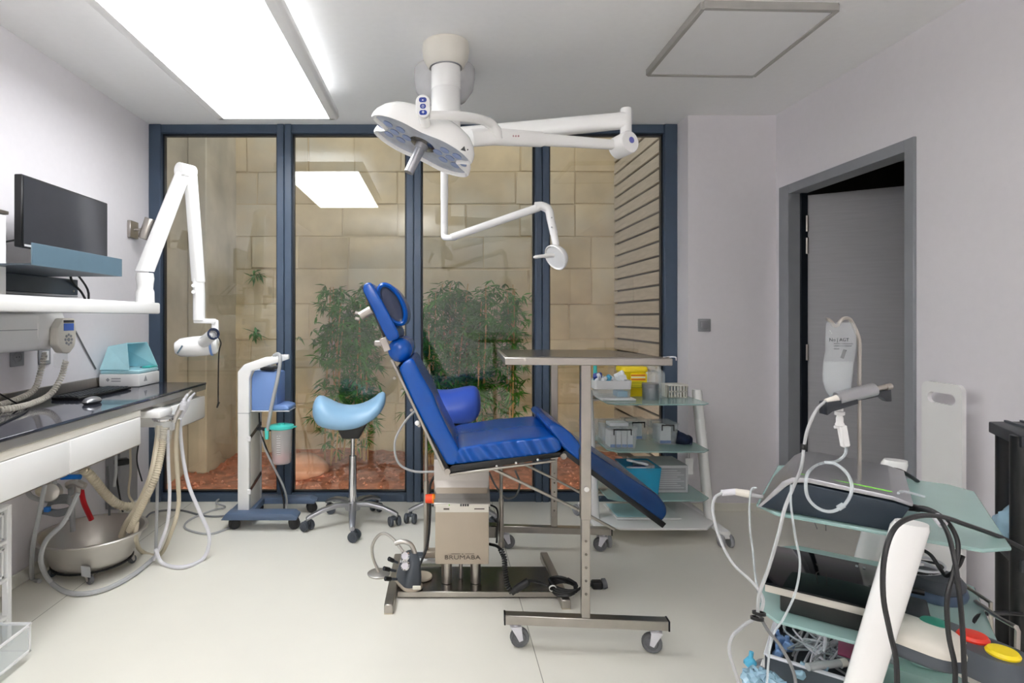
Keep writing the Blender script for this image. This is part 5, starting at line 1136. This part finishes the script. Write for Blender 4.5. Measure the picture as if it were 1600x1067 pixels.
MB().lathe([(.011, 0), (.011, -.008), (.006, -.010), (.008, -.016), (.008, -.026), (.010, -.03), (.010, -.034), (.007, -.036)], at(1312, 643, YI), seg=14).build('spike', 'white_plastic', ib)
MB().bar(at(1315, 664, YI), at(1321, 698, YI), .018, .016, .003, up=(0, 1, 0)).build('roller_clamp', 'white_plastic', ib); MB().cyl(at(1304, 667, YI), at(1312, 667, YI), .004, seg=8).build('clamp_tab', 'white_plastic', ib)
MB().tube([at(1322, 698, YI), at(1320, 710, YI), at(1308, 720, YI-.01), at(1280, 725, YI-.05), at(1263, 738, 1.24), at(1259, 760, 1.22), at(1264, 780, 1.22), at(1280, 795, 1.215), at(1300, 799, 1.21), at(1320, 788, 1.21), at(1331, 765, 1.22), at(1325, 742, 1.24), at(1308, 726, 1.27), at(1290, 722, 1.30)], .0035, 7).build('drip_tube', 'tube_clear', ib)
MB().cyl(at(1318, 789, 1.208), at(1310, 794, 1.208), .006, seg=10).build('connector', 'tube_clear', ib)
# handpiece resting in its cradle
hm = thing('motor_handpiece', 'silver motor handpiece in a dark cradle clipped to the rod', 'handpiece', at(1340, 625, YI-.03)); YH = YI-.028
MB().cyl(at(1290, 627, YH), at(1310, 622, YH), .006, .009, 14).build('nose', 'offwhite', hm)
MB().cyl(at(1308, 623, YH), at(1366, 608, YH), .0155, .0155, 20).build('barrel', 'alu', hm); MB().cyl(at(1366, 608, YH), at(1391, 603, YH), .006, .006, 12).build('spindle', 'steel', hm)
MB().cyl(at(1384, 605, YH), at(1392, 603, YH), .008, .008, 12).build('chuck', 'steel', hm)
cr = MB(); cr.prism([q_(*p_) for q_, p_ in [((lambda a, b: (at(a, b, YH).x, at(a, b, YH).z)), p) for p in ((1288, 628), (1335, 621), (1336, 630), (1310, 638), (1296, 642), (1288, 648))]], YH-.012, YH+.02, bev=.002)
cr.prism([(at(a, b, YH).x, at(a, b, YH).z) for a, b in ((1335, 621), (1395, 608), (1396, 628), (1388, 628), (1378, 620), (1337, 628))], YH+.004, YH+.02, bev=.002); cr.build('cradle', 'dark_plastic', hm)
MB().tube([at(1290, 627, YH), at(1276, 640, YH), at(1262, 670, YH), at(1256, 700, YH), at(1252, 730, YH-.03), at(1240, 760, 1.24), at(1226, 795, 1.2), at(1215, 840, 1.2), at(1200, 890, 1.2), at(1186, 930, 1.2), at(1184, 962, 1.2)], .0036, 8).build('motor_cable', 'hose_grey', hm)
MB().cyl(at(1256, 694, YH), at(1256, 702, YH), .007, seg=10).build('cable_clip', 'black', hm)
ml = thing('motor_lead', 'grey lead with metal plug in the side of the console', 'lead', at(1172, 772, 1.45))
MB().cyl(at(1148, 768, 1.47), at(1170, 772, 1.46), .008, .010, 14).build('plug', 'offwhite', ml); MB().cyl(at(1170, 772, 1.46), at(1192, 776, 1.45), .006, .006, 12).build('plug_tip', 'alu', ml); MB().cyl(at(1128, 770, 1.47), at(1150, 768, 1.47), .0075, .008, 12).build('boot', 'hose_white', ml)
MB().tube([at(1130, 769, 1.47), at(1117, 778, 1.47), at(1114, 800, 1.45), at(1124, 840, 1.4), at(1145, 880, 1.35), at(1176, 910, 1.3), at(1192, 935, 1.26), at(1188, 962, 1.22)], .0036, 8).build('lead', 'hose_grey', ml)
MB().tube([at(1188, 962, 1.22), at(1165, 975, 1.22), at(1144, 995, 1.2), at(1140, 1020, 1.2), at(1152, 1060, 1.18), at(1158, 1085, 1.18)], .0036, 8).build('lead', 'hose_grey', ml)
MB().tube([at(1186, 960, 1.2), at(1200, 985, 1.2), at(1220, 1010, 1.2), at(1240, 1050, 1.2), at(1245, 1090, 1.2)], .0034, 8).build('lead', 'cable_grey', ml)
MB().tube([at(1236, 757, 1.22), at(1236, 790, 1.2), at(1243, 840, 1.2), at(1250, 880, 1.2), at(1243, 925, 1.2), at(1225, 965, 1.2), at(1205, 1000, 1.2), at(1198, 1070, 1.2)], .0025, 6).build('lead', 'tube_clear', ml)
MB().tube([at(1182, 762, 1.45), at(1174, 765, 1.45), at(1171, 790, 1.45), at(1172, 830, 1.44), at(1176, 858, 1.44), at(1180, 900, 1.35), at(1188, 940, 1.25)], .0026, 6).build('lead', 'tube_clear', ml)
for px, py in ((1186, 958), (1183, 966)): MB().lathe([(.010, -.003), (.013, -.003), (.013, .003), (.010, .003), (.010, -.003)], at(px, py, 1.2), (.1, .2, 1), 12).build('cable_tie', 'black', ml)
# black unit on the middle shelf
bu = thing('black_console', 'glossy black console with silver lip on the middle glass shelf', 'console', L(-.1, -.12, Z2))
z = Z2
lbox(MB(), -.235, .0, -.255, .0, z, z+.05, .006).build('lower_case', 'black', bu)
lbox(MB(), -.262, -.22, -.285, -.02, z+.052, z+.072, .002).build('front_lip', 'steel_soft', bu)
lprism(MB(), [(-.287, z+.072), (-.018, z+.072), (-.018, z+.078), (-.287, z+.078)], -.268, .02, .002).build('glass_top', 'black_gloss', bu)
for k in range(2): lbox(MB(), -.02, -.005, -.10+k*.016, -.094+k*.016, z+.0778, z+.0786, 0).build('print', 'print_grey', bu)
lbox(MB(), -.2, -.05, .0, .045, z+.0, z+.045, .006).build('side_block', 'dark_plastic', bu)
MB().cyl(L(-.05, .0, z+.06), L(-.05, .04, z+.06), .008, seg=12).build('plug', 'black', bu)
# hanging wire pair behind the console
hw = thing('wire_hook', 'thin wire hook hanging below the top glass shelf', 'hook', L(.08, -.17, Z1-.06))
for d in (0, .03): MB().tube([L(.08, -.2+d, Z1-.006), L(.08, -.2+d, Z1-.1), L(.06, -.19+d*.7, Z1-.13)], .0016, 6).build('wire', 'steel', hw)
# pedals on the right half of the middle shelf
def pedal_ring(cx_, cy_, w, d, z, ang_, s=1.): return [Vector((cx_+(x*math.cos(ang_)-y*math.sin(ang_))*s, cy_+(x*math.sin(ang_)+y*math.cos(ang_))*s, z)) for x, y in bez_rect(w, d, min(w, d)*.46, 8)]
p1 = onz(1446, 1015, Z2+.02); t1 = thing('pedal', 'beige oval foot pedal resting on the middle glass shelf', 'foot pedal', p1)
an = R(35)
def pr(s, zz, w=.11, d=.17): return pedal_ring(p1.x-.0, p1.y+.02, w, d, zz, an, s)
MB().loft([pr(.9, Z2), pr(1, Z2+.006), pr(1, Z2+.03)]).build('base', 'slate', t1); MB().loft([pr(1.04, Z2+.031), pr(1.05, Z2+.04), pr(1.0, Z2+.052), pr(.8, Z2+.062), pr(.3, Z2+.066)]).build('treadle', 'offwhite', t1, angle=60)
p2 = onz(1517, 1018, Z2+.03); t2 = thing('pedal', 'dark foot pedal with green, red and yellow buttons on the middle shelf', 'foot pedal', p2); an2 = R(22)
def pr2(s, zz): return pedal_ring(p2.x, p2.y, .105, .20, zz, an2, s)
MB().loft([pr2(1, Z2), pr2(1.0, Z2+.045), pr2(.94, Z2+.055)]).build('housing', 'slate', t2, angle=50)
for dy, mm, nm in ((.062, 'green', 'green_button'), (0.006, 'red', 'red_button'), (-.058, 'yellow', 'yellow_button')):
    c = Vector((p2.x-dy*math.sin(an2)+(.012 if mm == 'red' else -.006), p2.y+dy*math.cos(an2), Z2+.055)); MB().lathe([(0, 0), (.027, 0), (.028, .004), (.024, .010), (0, .012)], c, seg=24).build('button', mm, t2)
v = Vector((p2.x-.03, p2.y-.01, Z2+.0556)); MB().bb(v-Vector((.008, .003, 0)), v+Vector((.008, .003, .0006))).build('print', 'box_grey', t2)
p3 = onz(1462, 918, Z2+.02); t3 = thing('pedal', 'blue grey rounded foot pedal with coiled white cable at the shelf back', 'foot pedal', p3)
def pr3(s, zz): return pedal_ring(p3.x, p3.y, .14, .12, zz, R(30), s)
MB().loft([pr3(1, Z2), pr3(1.05, Z2+.01), pr3(1.0, Z2+.025)]).build('base', 'base_blue', t3, angle=50); MB().loft([pr3(.96, Z2+.026), pr3(.97, Z2+.04), pr3(.8, Z2+.055)]).build('treadle', 'slate', t3, angle=50)
for k in range(3):
    MB().tube([Vector((p3.x-.03+(.05+.006*k)*math.cos(a_*.63+k), p3.y+.02+.045*math.sin(a_*.63+k), Z2+.064+.006*k+.004*math.sin(a_))) for a_ in range(12)], .0035, 6).build('coiled_cable', 'hose_white' if k != 1 else 'cable_black', t3)
# third shelf: tray of tubing, device with buttons
tr_ = thing('tubing_tray', 'grey tray of tubing, clips and suction tips on the lowest glass shelf', 'tray', L(-.0, -.16, Z3)); z = Z3
x0, x1, y0, y1 = -.1, .3, -.30, -.06
m = MB(); lbox(m, x0, x1, y0, y1, z, z+.004, 0); lbox(m, x0, x1, y0-.004, y0, z, z+.08, 0); lbox(m, x0, x1, y1, y1+.004, z, z+.08, 0); lbox(m, x0-.004, x0, y0, y1, z, z+.08, 0); lbox(m, x1, x1+.004, y0, y1, z, z+.08, 0); m.build('tray', 'slate', tr_)
m = MB(); rim = [L(x0, y0, z+.082), L(x1, y0, z+.082), L(x1, y1, z+.082), L(x0, y1, z+.082)]
for a_, b_ in zip(rim, rim[1:]+rim[:1]): m.bar(a_, b_, .014, .006, .002)
m.build('rim', 'hose_white', tr_)
rnd = random.Random(17)
for k in range(16):
    pts = [L(rnd.uniform(x0+.02, x1-.02), rnd.uniform(y0+.02, y1-.02), z+.02+rnd.uniform(0, .08)) for _ in range(5)]
    MB().tube(pts, rnd.choice((.0032, .004, .003)), 6, 5).build('tubing', ('tube_clear', 'hose_white', 'hose_grey', 'hose_white')[k % 4], tr_)
for k, (px, py, mm) in enumerate(((1218, 1000, 'clip_blue'), (1232, 1010, 'clip_blue'), (1215, 1022, 'clip_blue'), (1172, 1035, 'pack_cyan'), (1250, 1052, 'ice_plastic'), (1285, 1058, 'ice_plastic'))):
    c = onz(px, py, z+.06); MB().box(c, (.028, .022, .028), .005, rot=(.3*k, .2, .5*k)).build('clip', mm, tr_)
    MB().cyl(c, c+Vector((.004*k-.008, 0, .03)), .006, seg=10).build('clip_stem', mm, tr_)
c0, c1 = onz(1262, 1042, z+.09), onz(1312, 1036, z+.09); MB().cyl(c0, c1, .010, seg=14).build('syringe_barrel', 'hose_grey', tr_); MB().cyl(c1, c1+(c1-c0).normalized()*.02, .0105, seg=14).build('syringe_end', 'offwhite', tr_)
lbox(MB(), .0, .1, -.14, -.07, z+.09, z+.096, .002).build('packet', 'maroon', tr_)
wm = MB().sph(onz(1195, 1066, z+.05), (.05, .06, .02), (0, 0, .4), 24, 14); rw = random.Random(3)
for v in wm.bm.verts: v.co += Vector((rw.uniform(-.007, .007), rw.uniform(-.007, .007), rw.uniform(-.008, .008)))
wm.build('plastic_wrap', 'ice_plastic', tr_, angle=10)
gd = thing('button_device', 'pale green device with grey keypad on the lowest glass shelf', 'device', L(.16, .0, Z3))
lbox(MB(), .08, .28, -.045, .12, z, z+.06, .006).build('case', 'pale_green', gd); lbox(MB(), .10, .25, -.04, -.002, z+.0605, z+.063, .001).build('keypad', 'hose_grey', gd)
for k in range(4): lbox(MB(), .12+k*.03, .135+k*.03, -.03, -.012, z+.0632, z+.065, .001).build('button', 'red' if k == 3 else 'box_grey', gd)
lbox(MB(), .12, .24, .02, .10, z+.0605, z+.085, .012).build('raised_cover', 'pale_green', gd)
dk = thing('cable_tray', 'dark tray with coiled pale cables on the lowest shelf behind the post', 'tray', onz(1440, 1055, Z3+.03))
lbox(MB(), -.14, .02, .03, .15, z, z+.03, .006).build('tray', 'slate', dk)
MB().tube([L(-.06+.04*math.cos(k*.8), .09+.035*math.sin(k*.8), z+.036+.0012*k) for k in range(22)], .004, 6).build('coil', 'hose_beige', dk)
# black cables from the console over the post, wire rail
bc_ = thing('console_cable', 'black power cables draped over the near trolley post', 'cable', at(1440, 810, 1.1))
def cab(pts, r=.0045, m='cable_black'): MB().tube(pts, r, 8).build('cable', m, bc_)
cab([at(1600, 858, 1.25), at(1560, 838, 1.25), at(1510, 820, 1.22), at(1470, 807, 1.2), at(1430, 807, 1.16), at(1398, 825, 1.13), at(1382, 870, 1.12), at(1380, 930, 1.12), at(1390, 985, 1.12), at(1400, 1030, 1.12), at(1402, 1080, 1.12)], .005)
cab([at(1414, 792, 1.3), at(1450, 795, 1.26), at(1480, 815, 1.22), at(1497, 850, 1.2), at(1490, 895, 1.18), at(1480, 935, 1.17), at(1482, 990, 1.17), at(1492, 1040, 1.16), at(1492, 1080, 1.16)])
cab([at(1420, 795, 1.3), at(1455, 800, 1.24), at(1477, 825, 1.2), at(1489, 862, 1.18), at(1497, 910, 1.16), at(1503, 970, 1.16), at(1506, 1030, 1.15), at(1508, 1080, 1.15)])
cab([at(1505, 868, 1.36), at(1497, 885, 1.36), at(1480, 900, 1.38), at(1470, 890, 1.4), at(1455, 868, 1.42), at(1440, 858, 1.44)], .0045)
cab([at(1600, 960, 1.5), at(1570, 958, 1.5), at(1535, 960, 1.45), at(1522, 975, 1.4), at(1535, 998, 1.36), at(1560, 1015, 1.33), at(1572, 1030, 1.3)], .0055)
MB().cyl(at(1462, 806, 1.23), at(1474, 820, 1.21), .009, seg=12).build('strain_relief', 'hose_white', bc_)
MB().cyl(at(1412, 790, 1.31), at(1436, 795, 1.28), .008, seg=12).build('plug', 'black', bc_)
pcab = thing('post_cable', 'black cable looped over the cap of the far trolley post', 'cable', at(1400, 740, 1.66))
MB().tube([at(1370, 738, 1.64), at(1385, 733, 1.63), at(1405, 735, 1.63), at(1422, 744, 1.64), at(1434, 752, 1.68)], .0055, 8).build('loop', 'cable_black', pcab)
wi = thing('wire_rail', 'bent steel wire rail at the right end of the near trolley', 'rail', at(1560, 960, 1.3))
MB().tube([at(1508, 915, 1.55), at(1548, 942, 1.45), at(1549, 1000, 1.45)], .005, 8, 1).build('wire', 'steel', wi)
MB().tube([at(1525, 940, 1.5), at(1560, 965, 1.38), at(1588, 980, 1.32), at(1590, 985, 1.32), at(1588, 1050, 1.32), at(1584, 1056, 1.32), at(1565, 1054, 1.34)], .0055, 8, 1).build('wire', 'steel', wi)

# ------------------------------------------------------------------ against the right wall
wb_ = thing('transfer_board', 'white plastic board with a slotted handle leaning on the right wall', 'board', (2.17, 2.42, 0))
X0 = 2.13; ya, yb_ = X0*F/(1503-CX), X0*F/(1440-CX); yc = (ya+yb_)/2; w2 = (yb_-ya); zt_ = .99
outer = [(yc+u, zt_/2+v) for u, v in bez_rect(w2, zt_, .03, 5)]
hole = [(yc+u, zt_-.066+v) for u, v in bez_rect(.135, .046, .0225, 5)]
bm = bmesh.new(); n = len(outer)
front = {}
for xx in (0, 1):
    X = X0+.018*xx
    vo = [bm.verts.new((X, u, v)) for u, v in outer]; vh = [bm.verts.new((X, u, v)) for u, v in hole]
    eo = [bm.edges.new((vo[i], vo[(i+1) % n])) for i in range(n)]; eh = [bm.edges.new((vh[i], vh[(i+1) % n])) for i in range(n)]
    bmesh.ops.triangle_fill(bm, use_beauty=True, edges=eo+eh); front[xx] = (vo, vh)
for k in (0, 1):
    a_, b_ = front[0][k], front[1][k]
    for i in range(n): bm.faces.new((a_[i], b_[i], b_[(i+1) % n], a_[(i+1) % n]))
mm = MB(); mm.bm = bm; mm.build('board', 'white_gloss', wb_)
MB().bb((X0-.004, ya+.02, 0.0), (X0+.05, yb_-.02, .02), .003).build('foot', 'white_plastic', wb_)
bs_ = thing('black_shelving', 'black plastic shelving at the right picture edge', 'shelving', (1.75, 1.6, 0))
def bx_(x0, y0, x1, y1, z0, z1, name, mm='black'): MB().bb((x0, y0, z0), (x1, y1, z1), .004).build(name, mm, bs_)
for x, y in ((1.655, 1.62), (1.95, 1.62), (1.78, 1.79), (2.1, 1.79)): MB().cyl((x, y, 0), (x, y, .93), .024, seg=18).build('post', 'black', bs_)
for zz in (.9, .55, .2):
    MB().prism([(1.63, 1.595), (2.1, 1.595), (2.13, 1.82), (1.755, 1.82)], zz, zz+.035, 'Z', bev=.004).build('shelf', 'dark_plastic', bs_)
for sx in range(6): MB().bar((1.72+.05*sx, 1.61, .938), (1.80+.05*sx, 1.81, .938), .008, .006).build('rib', 'slate', bs_)
pw = thing('plastic_wrap', 'crumpled pale blue plastic packet on the black shelving', 'packet', (1.78, 1.68, .586))
m = MB().sph((1.73, 1.68, .65), (.075, .06, .062), None, 24, 16); rnd = random.Random(9)
for v in m.bm.verts: v.co += Vector((rnd.uniform(-.006, .006), rnd.uniform(-.006, .006), rnd.uniform(-.005, .005)))
m.build('wrap', 'ice_plastic', pw)
MB().sph((1.76, 1.67, .62), (.03, .02, .025)).build('contents', 'hose_beige', pw)
gx = MB().bb((1.76, 1.62, .72), (1.9, 1.75, .80), .01).build('blue_packet', 'pump_blue', None, label='blue plastic packet wedged high in the black shelving', cat='packet')
